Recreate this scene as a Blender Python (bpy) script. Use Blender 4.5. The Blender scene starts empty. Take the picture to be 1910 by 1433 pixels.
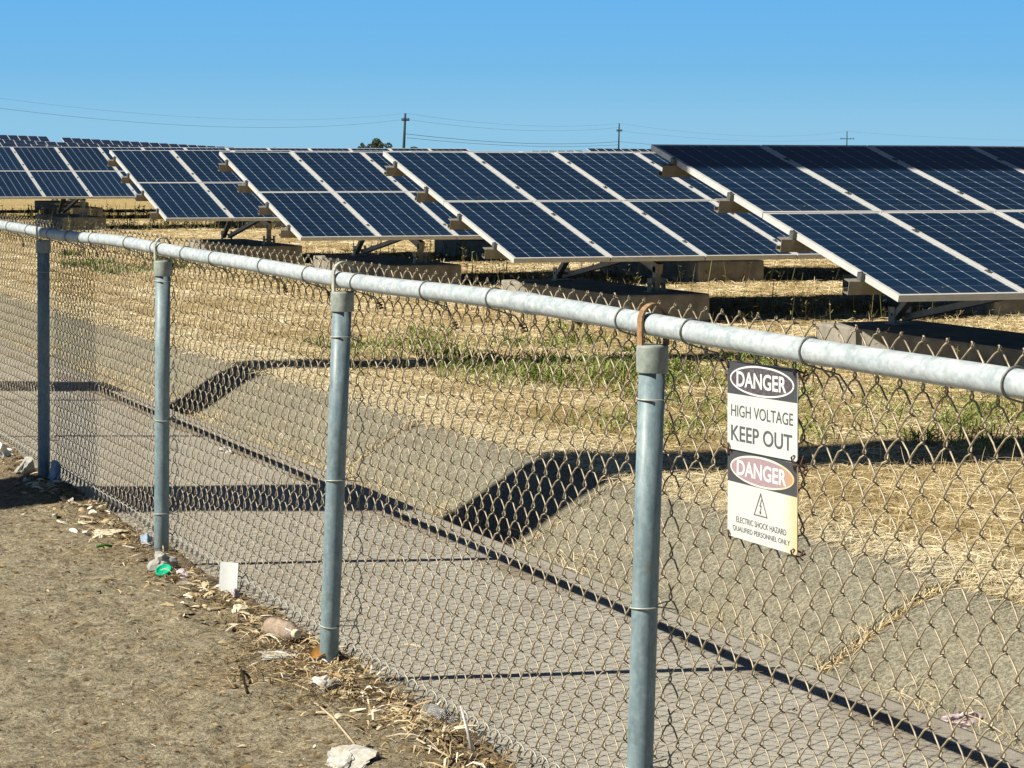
import bpy, bmesh, math, random
import numpy as np
from mathutils import Vector, Matrix, noise
rad = math.radians
random.seed(7); rng = np.random.default_rng(11)
S = bpy.context.scene
COL = S.collection

# ------------------------------------------------------------------ camera
cam = bpy.data.cameras.new("camera")
cam.sensor_width = 36.0; cam.lens = 4696.3 / 1910 * 36.0
cam.clip_start = 0.1; cam.clip_end = 20000
co = bpy.data.objects.new("camera", cam); COL.objects.link(co)
YAW, PITCH, ROLL, CAMH = 0.3681, 0.0904, 0.0027, 1.632
fw = Vector((math.sin(YAW)*math.cos(PITCH), math.cos(YAW)*math.cos(PITCH), -math.sin(PITCH)))
rt = Vector((math.cos(YAW), -math.sin(YAW), 0)); up = rt.cross(fw)
r2 = math.cos(ROLL)*rt + math.sin(ROLL)*up; u2 = -math.sin(ROLL)*rt + math.cos(ROLL)*up
m3 = Matrix((r2, u2, -fw)).transposed()
co.matrix_world = Matrix.Translation((0, 0, CAMH)) @ m3.to_4x4()
S.camera = co

# ------------------------------------------------------------------ sky, sun, exposure
SUN_EL, SUN_AZ = rad(42.5), rad(-88.5)          # azimuth from +Y, clockwise: the sun stands in the west (-X)
W = bpy.data.worlds.new("World"); S.world = W; W.use_nodes = True
nt = W.node_tree; nt.nodes.clear()
wo = nt.nodes.new('ShaderNodeOutputWorld'); bg = nt.nodes.new('ShaderNodeBackground')
sky = nt.nodes.new('ShaderNodeTexSky'); sky.sky_type = 'NISHITA'; sky.sun_disc = False
sky.sun_elevation = SUN_EL; sky.sun_rotation = SUN_AZ
sky.air_density = 0.55; sky.dust_density = 0.3; sky.ozone_density = 3.0
tc = nt.nodes.new('ShaderNodeTexCoord'); sx = nt.nodes.new('ShaderNodeSeparateXYZ')
nt.links.new(tc.outputs['Generated'], sx.inputs[0])
rmp = nt.nodes.new('ShaderNodeValToRGB'); rmp.color_ramp.interpolation = 'EASE'
mr = nt.nodes.new('ShaderNodeMapRange'); mr.inputs['From Min'].default_value = -0.01; mr.inputs['From Max'].default_value = 0.09
nt.links.new(sx.outputs['Z'], mr.inputs['Value']); nt.links.new(mr.outputs[0], rmp.inputs[0])
SKY_STR = 0.05; NISH = 0.6; EXPO = 0.55
def sk(c): return tuple(v/SKY_STR/2**EXPO for v in c) + (1,)
rmp.color_ramp.interpolation = 'LINEAR'
el = rmp.color_ramp.elements
el[0].position = 0.0; el[0].color = sk((0.30, 0.58, 0.78))
el[1].position = 1.0; el[1].color = sk((0.105, 0.40, 0.82))
e = el.new(0.22); e.color = sk((0.275, 0.565, 0.79))
e = el.new(0.45); e.color = sk((0.185, 0.495, 0.815))
e = el.new(0.72); e.color = sk((0.145, 0.46, 0.85))
mx = nt.nodes.new('ShaderNodeMix'); mx.data_type = 'RGBA'
mr2 = nt.nodes.new('ShaderNodeMapRange'); mr2.inputs['From Min'].default_value = 0.08; mr2.inputs['From Max'].default_value = 0.22
nt.links.new(sx.outputs['Z'], mr2.inputs['Value'])
nt.links.new(mr2.outputs[0], mx.inputs[0]); nt.links.new(rmp.outputs[0], mx.inputs[6]); dim = nt.nodes.new('ShaderNodeVectorMath'); dim.operation = 'SCALE'; dim.inputs['Scale'].default_value = NISH
nt.links.new(sky.outputs[0], dim.inputs[0]); nt.links.new(dim.outputs[0], mx.inputs[7])
nt.links.new(mx.outputs[2], bg.inputs['Color']); bg.inputs['Strength'].default_value = SKY_STR
nt.links.new(bg.outputs[0], wo.inputs[0])
sl = bpy.data.lights.new("sun", 'SUN'); sl.energy = 4.9; sl.angle = rad(0.27); sl.color = (1.0, 0.93, 0.80)
so = bpy.data.objects.new("sun", sl); COL.objects.link(so)
to_sun = Vector((math.sin(SUN_AZ)*math.cos(SUN_EL), math.cos(SUN_AZ)*math.cos(SUN_EL), math.sin(SUN_EL)))
so.rotation_euler = to_sun.to_track_quat('Z', 'Y').to_euler(); so.location = (-20, 10, 30)
S.view_settings.view_transform = 'Standard'; S.view_settings.look = 'None'
S.view_settings.exposure = EXPO; S.view_settings.gamma = 1.0
S.cycles.diffuse_bounces = 1

# ------------------------------------------------------------------ materials
def newmat(name):
    m = bpy.data.materials.new(name); m.use_nodes = True
    n = m.node_tree.nodes; b = n['Principled BSDF']
    return m, m.node_tree, n, b
def ramp(nt, fac, stops, interp='LINEAR'):
    r = nt.nodes.new('ShaderNodeValToRGB'); r.color_ramp.interpolation = interp
    el = r.color_ramp.elements
    el[0].position = stops[0][0]; el[0].color = tuple(stops[0][1]) + (1,)
    el[1].position = stops[-1][0]; el[1].color = tuple(stops[-1][1]) + (1,)
    for p, c in stops[1:-1]:
        e = el.new(p); e.color = tuple(c) + (1,)
    nt.links.new(fac, r.inputs[0]); return r.outputs[0]
def coord(nt, kind='Object'):
    return nt.nodes.new('ShaderNodeTexCoord').outputs[kind]
def nz(nt, vec, scale, detail=4, rough=0.55, stretch=None):
    if stretch:
        mp = nt.nodes.new('ShaderNodeMapping'); mp.inputs['Scale'].default_value = stretch
        nt.links.new(vec, mp.inputs[0]); vec = mp.outputs[0]
    t = nt.nodes.new('ShaderNodeTexNoise'); t.inputs['Scale'].default_value = scale
    t.inputs['Detail'].default_value = detail; t.inputs['Roughness'].default_value = rough
    nt.links.new(vec, t.inputs['Vector']); return t.outputs['Fac']
def mixc(nt, fac, a, b, mode='MIX'):
    m = nt.nodes.new('ShaderNodeMix'); m.data_type = 'RGBA'; m.blend_type = mode
    for i, v in ((0, fac), (6, a), (7, b)):
        if hasattr(v, 'is_output'): nt.links.new(v, m.inputs[i])
        elif i == 0: m.inputs[0].default_value = v
        else: m.inputs[i].default_value = tuple(v) + (1,)
    return m.outputs[2]
def mth(nt, op, a, b=None, c=None):
    m = nt.nodes.new('ShaderNodeMath'); m.operation = op
    for i, v in enumerate((a, b, c)):
        if v is None: continue
        if hasattr(v, 'is_output'): nt.links.new(v, m.inputs[i])
        else: m.inputs[i].default_value = v
    return m.outputs[0]
def bump(nt, b, h, strength, dist):
    k = nt.nodes.new('ShaderNodeBump'); k.inputs['Strength'].default_value = strength; k.inputs['Distance'].default_value = dist
    nt.links.new(h, k.inputs['Height']); nt.links.new(k.outputs[0], b.inputs['Normal'])
def simple(name, c1, c2, scale=20, rough=0.6, metal=0.0, bstr=0.0, bd=0.004, stretch=None, spec=0.4):
    m, t, n, b = newmat(name); v = coord(t)
    f = nz(t, v, scale, 5, 0.6, stretch)
    col = ramp(t, f, [(0.3, c1), (0.7, c2)])
    t.links.new(col, b.inputs['Base Color'])
    b.inputs['Roughness'].default_value = rough; b.inputs['Metallic'].default_value = metal
    b.inputs['Specular IOR Level'].default_value = spec
    if bstr: bump(t, b, f, bstr, bd)
    return m
M = {}
# packed dirt
m, t, n, b = newmat('packed_dirt'); v = coord(t)
big = nz(t, v, 0.9, 5, 0.6); mid = nz(t, v, 9, 6, 0.65); clod = nz(t, v, 30, 4, 0.6, (0.8, 1.0, 1)); fine = nz(t, v, 75, 5, 0.7); grit = nz(t, v, 190, 3, 0.7)
c = ramp(t, mid, [(0.30, (0.255, 0.218, 0.145)), (0.5, (0.36, 0.318, 0.222)), (0.72, (0.435, 0.395, 0.290))])
c = mixc(t, ramp(t, big, [(0.4, (0, 0, 0)), (0.65, (0.6, 0.6, 0.6))]), c, (0.355, 0.322, 0.232))
rust_ = nz(t, v, 1.7, 4, 0.6)
c = mixc(t, ramp(t, rust_, [(0.52, (0, 0, 0)), (0.70, (0.55, 0.55, 0.55))]), c, (0.33, 0.255, 0.15))
c = mixc(t, 0.85, c, ramp(t, clod, [(0.34, (0.50, 0.47, 0.43)), (0.5, (1, 1, 1)), (0.68, (1.28, 1.27, 1.22))]), 'MULTIPLY')
c = mixc(t, 0.7, c, ramp(t, fine, [(0.34, (0.38, 0.35, 0.31)), (0.5, (1, 1, 1)), (0.68, (1.55, 1.5, 1.42))]), 'MULTIPLY')
b.inputs['Roughness'].default_value = 0.95; b.inputs['Specular IOR Level'].default_value = 0.15
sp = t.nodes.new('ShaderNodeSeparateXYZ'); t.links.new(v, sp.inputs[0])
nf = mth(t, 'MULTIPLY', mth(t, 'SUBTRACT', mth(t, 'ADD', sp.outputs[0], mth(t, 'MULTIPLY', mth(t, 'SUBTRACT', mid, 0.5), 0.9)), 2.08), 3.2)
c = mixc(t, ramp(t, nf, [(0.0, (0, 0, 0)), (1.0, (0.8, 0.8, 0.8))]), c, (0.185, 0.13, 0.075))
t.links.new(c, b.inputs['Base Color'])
h = mth(t, 'ADD', mth(t, 'MULTIPLY', mid, 1.0), mth(t, 'ADD', mth(t, 'MULTIPLY', clod, 1.1), mth(t, 'ADD', mth(t, 'MULTIPLY', fine, 0.7), mth(t, 'MULTIPLY', grit, 0.3))))
bump(t, b, h, 1.0, 0.02); M['dirt'] = m
# concrete path
m, t, n, b = newmat('path_concrete'); v = coord(t)
a1 = nz(t, v, 1.3, 5, 0.6); a2 = nz(t, v, 14, 6, 0.7); a3 = nz(t, v, 160, 4, 0.75)
c = ramp(t, a2, [(0.3, (0.355, 0.336, 0.285)), (0.7, (0.490, 0.466, 0.402))])
c = mixc(t, ramp(t, a1, [(0.45, (0, 0, 0)), (0.7, (0.6, 0.6, 0.6))]), c, (0.430, 0.405, 0.340))
c = mixc(t, 0.8, c, ramp(t, a3, [(0.3, (0.45, 0.44, 0.42)), (0.5, (1, 1, 1)), (0.72, (1.5, 1.48, 1.4))]), 'MULTIPLY')
st = nz(t, v, 2.6, 6, 0.7, (1, 0.5, 1))
c = mixc(t, ramp(t, st, [(0.5, (0, 0, 0)), (0.68, (0.55, 0.55, 0.55))]), c, (0.28, 0.25, 0.195))
# brown silt in the gutter side of the path
sp = t.nodes.new('ShaderNodeSeparateXYZ'); t.links.new(v, sp.inputs[0])
edge = mth(t, 'ADD', sp.outputs[0], mth(t, 'MULTIPLY', a1, 0.9)); e2 = nz(t, v, 5, 5, 0.65)
edge = mth(t, 'ADD', edge, mth(t, 'MULTIPLY', e2, 0.35))
silt = ramp(t, mth(t, 'MULTIPLY', mth(t, 'SUBTRACT', edge, 4.28), 3.2), [(0.0, (0, 0, 0)), (1.0, (0.85, 0.85, 0.85))])
kerb = mth(t, 'LESS_THAN', mth(t, 'ADD', sp.outputs[0], mth(t, 'MULTIPLY', mth(t, 'SUBTRACT', e2, 0.5), 0.10)), 3.85)
c = mixc(t, mth(t, 'MULTIPLY', silt, mth(t, 'MULTIPLY_ADD', kerb, 0.75, 0.25)), c, (0.18, 0.125, 0.07))
t.links.new(c, b.inputs['Base Color']); b.inputs['Roughness'].default_value = 0.9; b.inputs['Specular IOR Level'].default_value = 0.2
bump(t, b, mth(t, 'ADD', a2, mth(t, 'MULTIPLY', a3, 1.2)), 0.5, 0.006); M['path'] = m
# aggregate lining
m, t, n, b = newmat('aggregate_concrete'); v = coord(t)
a1 = nz(t, v, 2.2, 5, 0.6); a2 = nz(t, v, 52, 3, 0.6); a4 = nz(t, v, 6, 5, 0.65)
vo = t.nodes.new('ShaderNodeTexVoronoi'); vo.inputs['Scale'].default_value = 110; t.links.new(v, vo.inputs['Vector'])
c = ramp(t, a2, [(0.3, (0.190, 0.180, 0.140)), (0.7, (0.285, 0.271, 0.212))])
c = mixc(t, ramp(t, vo.outputs['Distance'], [(0.1, (0.85, 0.85, 0.85)), (0.3, (0, 0, 0))]), c, (0.42, 0.39, 0.31))
c = mixc(t, ramp(t, a1, [(0.45, (0, 0, 0)), (0.7, (0.7, 0.7, 0.7))]), c, (0.290, 0.265, 0.190))
sp = t.nodes.new('ShaderNodeSeparateXYZ'); t.links.new(v, sp.inputs[0])
c = mixc(t, 0.8, c, ramp(t, a2, [(0.36, (0.68, 0.67, 0.64)), (0.5, (1, 1, 1)), (0.66, (1.35, 1.34, 1.3))]), 'MULTIPLY')
c = mixc(t, 0.7, c, ramp(t, a4, [(0.35, (0.80, 0.79, 0.75)), (0.65, (1.14, 1.13, 1.1))]), 'MULTIPLY')
dirty = ramp(t, mth(t, 'ADD', mth(t, 'MULTIPLY', sp.outputs[2], -4.0), mth(t, 'MULTIPLY', a1, 0.9)), [(1.15, (0, 0, 0)), (1.0, (0, 0, 0))])
low = mth(t, 'ADD', mth(t, 'MULTIPLY', sp.outputs[2], -3.4), mth(t, 'MULTIPLY', mth(t, 'SUBTRACT', a1, 0.5), 2.0))
c = mixc(t, ramp(t, low, [(1.0, (0, 0, 0)), (1.6, (0.7, 0.7, 0.7))]), c, (0.25, 0.175, 0.10))
t.links.new(c, b.inputs['Base Color']); b.inputs['Roughness'].default_value = 0.9; b.inputs['Specular IOR Level'].default_value = 0.2
bump(t, b, mth(t, 'SUBTRACT', a2, mth(t, 'MULTIPLY', vo.outputs['Distance'], 0.8)), 0.9, 0.012); M['lining'] = m
M['silt'] = simple('brown_silt', (0.10, 0.065, 0.03), (0.22, 0.155, 0.085), 18, 0.95, 0, 0.7, 0.01, None, 0.1)
# straw field ground
m, t, n, b = newmat('straw_ground'); v = coord(t)
a1 = nz(t, v, 0.35, 5, 0.6); a2 = nz(t, v, 6, 6, 0.7); a3 = nz(t, v, 45, 5, 0.75, (1, 1.0, 1))
c = ramp(t, a2, [(0.28, (0.42, 0.30, 0.13)), (0.5, (0.66, 0.50, 0.24)), (0.75, (0.80, 0.65, 0.35))])
c = mixc(t, ramp(t, a1, [(0.42, (0, 0, 0)), (0.7, (0.55, 0.55, 0.55))]), c, (0.46, 0.36, 0.16))
c = mixc(t, 0.7, c, ramp(t, a3, [(0.3, (0.4, 0.38, 0.33)), (0.55, (1, 1, 1)), (0.8, (1.4, 1.35, 1.2))]), 'MULTIPLY')
t.links.new(c, b.inputs['Base Color']); b.inputs['Roughness'].default_value = 1.0; b.inputs['Specular IOR Level'].default_value = 0.05
bump(t, b, mth(t, 'ADD', a2, a3), 1.0, 0.05); M['field'] = m
# blades: colour from a per-blade attribute
def blade_mat(name, stops, trans=0.25):
    m, t, n, b = newmat(name)
    at = t.nodes.new('ShaderNodeAttribute'); at.attribute_name = 'tone'
    c = ramp(t, at.outputs['Fac'], stops)
    t.links.new(c, b.inputs['Base Color']); b.inputs['Roughness'].default_value = 0.7; b.inputs['Specular IOR Level'].default_value = 0.25
    return m
M['straw'] = blade_mat('dry_straw', [(0.0, (0.25, 0.175, 0.085)), (0.3, (0.62, 0.475, 0.245)), (0.7, (0.85, 0.70, 0.415)), (1.0, (0.93, 0.84, 0.60))])
M['green'] = blade_mat('green_leaf', [(0.0, (0.07, 0.105, 0.02)), (0.5, (0.15, 0.21, 0.045)), (1.0, (0.32, 0.34, 0.10))])
M['stalk'] = blade_mat('weed_stalk', [(0.0, (0.05, 0.042, 0.02)), (0.5, (0.12, 0.11, 0.045)), (0.8, (0.16, 0.19, 0.06)), (1.0, (0.38, 0.30, 0.14))])
M['litter'] = blade_mat('ground_litter', [(0.0, (0.045, 0.03, 0.018)), (0.3, (0.17, 0.11, 0.05)), (0.6, (0.42, 0.31, 0.16)), (0.85, (0.62, 0.5, 0.29)), (1.0, (0.78, 0.72, 0.6))])
# metals
def galv(name, lo, hi, rough, sc=60, streak=(1, 1, 1), metal=0.0, rust=None):
    m, t, n, b = newmat(name); v = coord(t)
    f = nz(t, v, sc, 6, 0.65, streak); g = nz(t, v, 6, 4, 0.6, streak)
    c = ramp(t, f, [(0.3, lo), (0.7, hi)])
    c = mixc(t, 0.55, c, ramp(t, g, [(0.3, (0.78, 0.8, 0.82)), (0.7, (1.12, 1.1, 1.08))]), 'MULTIPLY')
    vz = t.nodes.new('ShaderNodeTexVoronoi'); vz.inputs['Scale'].default_value = 95; t.links.new(v, vz.inputs['Vector'])
    vs_ = t.nodes.new('ShaderNodeSeparateXYZ'); t.links.new(vz.outputs['Color'], vs_.inputs[0])
    c = mixc(t, 0.6, c, ramp(t, vs_.outputs[0], [(0.0, (0.80, 0.81, 0.82)), (1.0, (1.18, 1.17, 1.15))]), 'MULTIPLY')
    wb = nz(t, v, 22, 6, 0.75, (1, 1, 0.25) if rust else (1, 0.25, 1))
    c = mixc(t, ramp(t, wb, [(0.58, (0, 0, 0)), (0.70, (0.5, 0.5, 0.5))]), c, tuple(min(.85, x*1.5) for x in hi))
    if rust:
        r = nz(t, v, 16, 6, 0.7)
        c = mixc(t, ramp(t, r, [(0.58, (0, 0, 0)), (0.72, (0.75, 0.75, 0.75))]), c, rust)
    t.links.new(c, b.inputs['Base Color']); b.inputs['Metallic'].default_value = metal
    t.links.new(ramp(t, f, [(0.3, (rough-.1,)*3), (0.7, (rough+.1,)*3)]), b.inputs['Roughness'])
    bump(t, b, f, 0.12, 0.002); return m
M['post'] = galv('galvanised_post', (0.1364, 0.2068, 0.2332), (0.2508, 0.3300, 0.3564), 0.5, 42, (1, 1, 0.35), 0.0, (0.22, 0.21, 0.17))
M['rail'] = galv('galvanised_rail', (0.3168, 0.3784, 0.4092), (0.5808, 0.6336, 0.6468), 0.5, 42, (1, 0.5, 1), 0.0)
M['cap'] = galv('post_cap_metal', (0.21, 0.25, 0.225), (0.33, 0.37, 0.33), 0.6, 40)
M['loop'] = galv('loop_metal', (0.36, 0.36, 0.30), (0.52, 0.52, 0.45), 0.6, 40)
M['rustloop'] = galv('rusty_loop', (0.20, 0.10, 0.045), (0.42, 0.27, 0.14), 0.75, 45)
M['wire'] = simple('weathered_wire', (0.20, 0.15, 0.088), (0.52, 0.45, 0.315), 60, 0.42, 0.15)
M['tie'] = simple('tie_wire_metal', (0.16, 0.16, 0.14), (0.34, 0.35, 0.33), 40, 0.55, 0.3)
M['ptie'] = simple('bright_tie_wire', (0.42, 0.43, 0.36), (0.6, 0.6, 0.5), 40, 0.5, 0.2)
M['coil'] = simple('bottom_wire_metal', (0.26, 0.26, 0.23), (0.46, 0.46, 0.42), 40, 0.45, 0.2)
M['rustwire'] = simple('rusty_wire', (0.045, 0.022, 0.015), (0.12, 0.06, 0.04), 60, 0.8)
M['alu'] = simple('frame_aluminium', (0.56, 0.57, 0.56), (0.66, 0.66, 0.64), 8, 0.45, 0.1)
M['purlin'] = simple('galvanised_purlin', (0.17, 0.15, 0.12), (0.27, 0.245, 0.205), 9, 0.5, 0.1)
M['steel'] = simple('rack_steel', (0.24, 0.21, 0.17), (0.36, 0.33, 0.27), 12, 0.5, 0.2)
M['clamp'] = simple('dark_clamp', (0.08, 0.09, 0.09), (0.16, 0.17, 0.16), 30, 0.5, 0.4)
M['block'] = simple('block_concrete', (0.16, 0.145, 0.12), (0.34, 0.315, 0.265), 5, 0.9, 0, 0.4, 0.01)
M['back'] = simple('white_backsheet', (0.5, 0.5, 0.5), (0.6, 0.6, 0.6), 5, 0.7)
M['mast'] = simple('mast_steel', (0.3, 0.3, 0.3), (0.42, 0.42, 0.41), 6, 0.5, 0.3)
M['pole'] = simple('hazed_pole_timber', (0.022, 0.045, 0.06), (0.04, 0.065, 0.075), 5, 0.9)  # bluish cast of distant haze is put into the timber colour
M['cable'] = simple('cable_grey', (0.10, 0.16, 0.22), (0.14, 0.2, 0.26), 5, 0.8)
M['trunk'] = simple('bark', (0.10, 0.075, 0.05), (0.2, 0.16, 0.11), 10, 0.9)
M['leafy'] = blade_mat('tree_leaf', [(0.0, (0.025, 0.055, 0.045)), (0.6, (0.07, 0.11, 0.075)), (1.0, (0.19, 0.21, 0.15))])
# solar glass
def cellmat(name, w, h, nu=6, nv=12, lw=0.017, dust=True):
    m, t, n, b = newmat(name); v = coord(t)
    sp = t.nodes.new('ShaderNodeSeparateXYZ'); t.links.new(v, sp.inputs[0])
    mg = 0.034
    u = mth(t, 'MULTIPLY', mth(t, 'SUBTRACT', sp.outputs[0], mg), nu/(w-2*mg))
    q = mth(t, 'MULTIPLY', mth(t, 'SUBTRACT', sp.outputs[1], mg), nv/(h-2*mg))
    fu = mth(t, 'ABSOLUTE', mth(t, 'SUBTRACT', mth(t, 'FRACT', u), 0.5))
    fv = mth(t, 'ABSOLUTE', mth(t, 'SUBTRACT', mth(t, 'FRACT', q), 0.5))
    lu = mth(t, 'GREATER_THAN', fu, 0.5-lw); lv = mth(t, 'GREATER_THAN', fv, 0.5-lw*0.95)
    dia = mth(t, 'GREATER_THAN', mth(t, 'ADD', fu, fv), 0.93)
    # thin busbars across each cell
    bus = mth(t, 'GREATER_THAN', mth(t, 'ABSOLUTE', mth(t, 'SUBTRACT', mth(t, 'FRACT', mth(t, 'MULTIPLY', u, 3.0)), 0.5)), 0.475)
    cell_id = t.nodes.new('ShaderNodeTexWhiteNoise'); cell_id.noise_dimensions = '3D'
    cv = t.nodes.new('ShaderNodeCombineXYZ'); t.links.new(mth(t, 'FLOOR', u), cv.inputs[0]); t.links.new(mth(t, 'FLOOR', q), cv.inputs[1])
    oi = t.nodes.new('ShaderNodeObjectInfo'); t.links.new(mth(t, 'MULTIPLY', oi.outputs['Random'], 50), cv.inputs[2])
    t.links.new(cv.outputs[0], cell_id.inputs['Vector'])
    c = ramp(t, cell_id.outputs['Value'], [(0, (0.0022, 0.0135, 0.036)), (1, (0.0045, 0.0195, 0.050))])
    c = mixc(t, mth(t, 'MULTIPLY', oi.outputs['Random'], 0.6), c, (0.003, 0.024, 0.060))
    c = mixc(t, mth(t, 'MULTIPLY', bus, 0.05), c, (0.12, 0.16, 0.24))
    c = mixc(t, mth(t, 'MULTIPLY', lv, 0.45), c, (0.20, 0.27, 0.34))
    c = mixc(t, mth(t, 'MULTIPLY', lu, 0.95), c, (0.36, 0.44, 0.52))
    c = mixc(t, mth(t, 'MULTIPLY', dia, 0.9), c, (0.46, 0.54, 0.62))
    if dust:
        d = nz(t, v, 38, 2, 0.4); e = nz(t, v, 2.2, 4, 0.6)
        spots = mth(t, 'MULTIPLY', mth(t, 'GREATER_THAN', d, 0.735), 0.5)
        c = mixc(t, spots, c, (0.42, 0.44, 0.44))
        low = ramp(t, mth(t, 'ADD', mth(t, 'MULTIPLY', sp.outputs[1], 2.2), mth(t, 'MULTIPLY', e, 0.5)), [(0.25, (1, 1, 1)), (0.75, (0, 0, 0))])
        c = mixc(t, mth(t, 'MULTIPLY', low, mth(t, 'MULTIPLY', oi.outputs['Random'], 0.07)), c, (0.34, 0.31, 0.26))
        c = mixc(t, mth(t, 'MULTIPLY', e, 0.014), c, (0.30, 0.29, 0.26))
    t.links.new(c, b.inputs['Base Color']); b.inputs['Roughness'].default_value = 0.35
    b.inputs['Specular IOR Level'].default_value = 0.2
    b.inputs['Coat Weight'].default_value = 0.16; b.inputs['Coat Roughness'].default_value = 0.06; b.inputs['Coat IOR'].default_value = 1.4
    return m
MW, LW = 1.0, 2.03
M['cells'] = cellmat('solar_cells', MW-0.012, LW-0.012)

# ------------------------------------------------------------------ mesh helpers
class MB:
    def __init__(self): self.v = []; self.f = []; self.mi = []
    def add(self, vs, fs, mi=0):
        o = len(self.v); self.v += [tuple(p) for p in vs]
        for f in fs: self.f.append(tuple(i+o for i in f)); self.mi.append(mi)
    def box(self, a, b, mi=0, mat=None):
        x0, y0, z0 = a; x1, y1, z1 = b
        vs = [Vector(p) for p in ((x0,y0,z0),(x1,y0,z0),(x1,y1,z0),(x0,y1,z0),(x0,y0,z1),(x1,y0,z1),(x1,y1,z1),(x0,y1,z1))]
        if mat: vs = [mat @ p for p in vs]
        self.add(vs, [(0,3,2,1),(4,5,6,7),(0,1,5,4),(1,2,6,5),(2,3,7,6),(3,0,4,7)], mi)
    def bar(self, p, q, w, h, upv=(0,0,1), mi=0):
        p, q = Vector(p), Vector(q); d = (q-p); L = d.length; d.normalize()
        s = d.cross(Vector(upv)).normalized(); u = s.cross(d)
        mat = Matrix((s, d, u)).transposed().to_4x4(); mat.translation = p
        self.box((-w/2, 0, -h/2), (w/2, L, h/2), mi, mat)
    def tube(self, pts, r, n=8, mi=0, closed=False, cap=True):
        pts = [Vector(p) for p in pts]; k = len(pts); vs = []
        rr = r if hasattr(r, '__len__') else [r]*k
        prev = None
        for i, p in enumerate(pts):
            a = pts[(i-1) % k] if (i or closed) else p
            c = pts[(i+1) % k] if (i < k-1 or closed) else p
            d = (c-a).normalized()
            if prev is None:
                s = d.cross(Vector((0.13, 0.31, 0.94)));
                if s.length < 0.2: s = d.cross(Vector((1, 0, 0)))
            else: s = prev - d*prev.dot(d)
            s.normalize(); prev = s; u = d.cross(s)
            vs += [p + rr[i]*(math.cos(2*math.pi*j/n)*s + math.sin(2*math.pi*j/n)*u) for j in range(n)]
        fs = []
        for i in range(k if closed else k-1):
            for j in range(n):
                a, c = i*n, ((i+1) % k)*n
                fs.append((a+j, a+(j+1) % n, c+(j+1) % n, c+j))
        if cap and not closed:
            fs.append(tuple(reversed(range(n)))); fs.append(tuple(range((k-1)*n, k*n)))
        self.add(vs, fs, mi)
    def lathe(self, prof, n=24, mat=None, mi=0):
        vs = []
        for r, z in prof: vs += [Vector((r*math.cos(2*math.pi*j/n), r*math.sin(2*math.pi*j/n), z)) for j in range(n)]
        if mat: vs = [mat @ p for p in vs]
        fs = []
        for i in range(len(prof)-1):
            for j in range(n): fs.append((i*n+j, i*n+(j+1) % n, (i+1)*n+(j+1) % n, (i+1)*n+j))
        self.add(vs, fs, mi)
    def mesh(self, name, mats, smooth=False, bevel=0):
        me = bpy.data.meshes.new(name); me.from_pydata(self.v, [], self.f)
        for m in mats: me.materials.append(m)
        me.polygons.foreach_set('material_index', self.mi)
        if bevel:
            bm = bmesh.new(); bm.from_mesh(me)
            bmesh.ops.bevel(bm, geom=bm.edges[:], offset=bevel, segments=2, affect='EDGES', profile=0.6)
            bm.to_mesh(me); bm.free()
        if smooth: me.polygons.foreach_set('use_smooth', [True]*len(me.polygons))
        me.update(); return me
    def build(self, name, mats, parent=None, smooth=False, bevel=0):
        if not isinstance(mats, (list, tuple)): mats = [mats]
        return link(name, self.mesh(name, mats, smooth, bevel), parent)
def link(name, me, parent=None, loc=None):
    o = bpy.data.objects.new(name, me); COL.objects.link(o)
    if parent: o.parent = parent
    if loc is not None: o.location = loc
    return o
def empty(name, loc):
    o = bpy.data.objects.new(name, None); o.location = loc; COL.objects.link(o); return o
def tag(o, label=None, cat=None, group=None, kind=None):
    if label: o['label'] = label
    if cat: o['category'] = cat
    if group: o['group'] = group
    if kind: o['kind'] = kind
    return o
def np_mesh(name, V, Q, mats, tone=None, smooth=False):
    V = np.asarray(V, np.float32); Q = np.asarray(Q, np.int32)
    me = bpy.data.meshes.new(name); me.vertices.add(len(V)); me.vertices.foreach_set('co', V.ravel())
    k = Q.shape[1]
    me.loops.add(Q.size); me.loops.foreach_set('vertex_index', Q.ravel())
    me.polygons.add(len(Q)); me.polygons.foreach_set('loop_start', np.arange(0, Q.size, k, dtype=np.int32))
    me.polygons.foreach_set('loop_total', np.full(len(Q), k, np.int32))
    if smooth: me.polygons.foreach_set('use_smooth', np.ones(len(Q), bool))
    for m in mats: me.materials.append(m)
    if tone is not None:
        a = me.attributes.new('tone', 'FLOAT', 'POINT'); a.data.foreach_set('value', np.asarray(tone, np.float32))
    me.update(calc_edges=True); me.validate(); return me
def tubes_np(paths, r, n):
    P = np.asarray(paths, float); N, K, _ = P.shape
    T = np.zeros_like(P); T[:, 1:-1] = P[:, 2:]-P[:, :-2]; T[:, 0] = P[:, 1]-P[:, 0]; T[:, -1] = P[:, -1]-P[:, -2]
    T /= np.linalg.norm(T, axis=2, keepdims=True)+1e-9
    s = np.cross(T, np.array([1.0, 0.02, 0.01])); ln = np.linalg.norm(s, axis=2, keepdims=True); s /= ln+1e-9
    u = np.cross(T, s); a = np.arange(n)*2*np.pi/n
    V = P[:, :, None, :] + r*(np.cos(a)[None, None, :, None]*s[:, :, None, :] + np.sin(a)[None, None, :, None]*u[:, :, None, :])
    idx = np.arange(N*K*n).reshape(N, K, n)
    A = idx[:, :-1]; B = idx[:, 1:]
    Q = np.stack([A, np.roll(A, -1, 2), np.roll(B, -1, 2), B], -1).reshape(-1, 4)
    return V.reshape(-1, 3), Q
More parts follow.
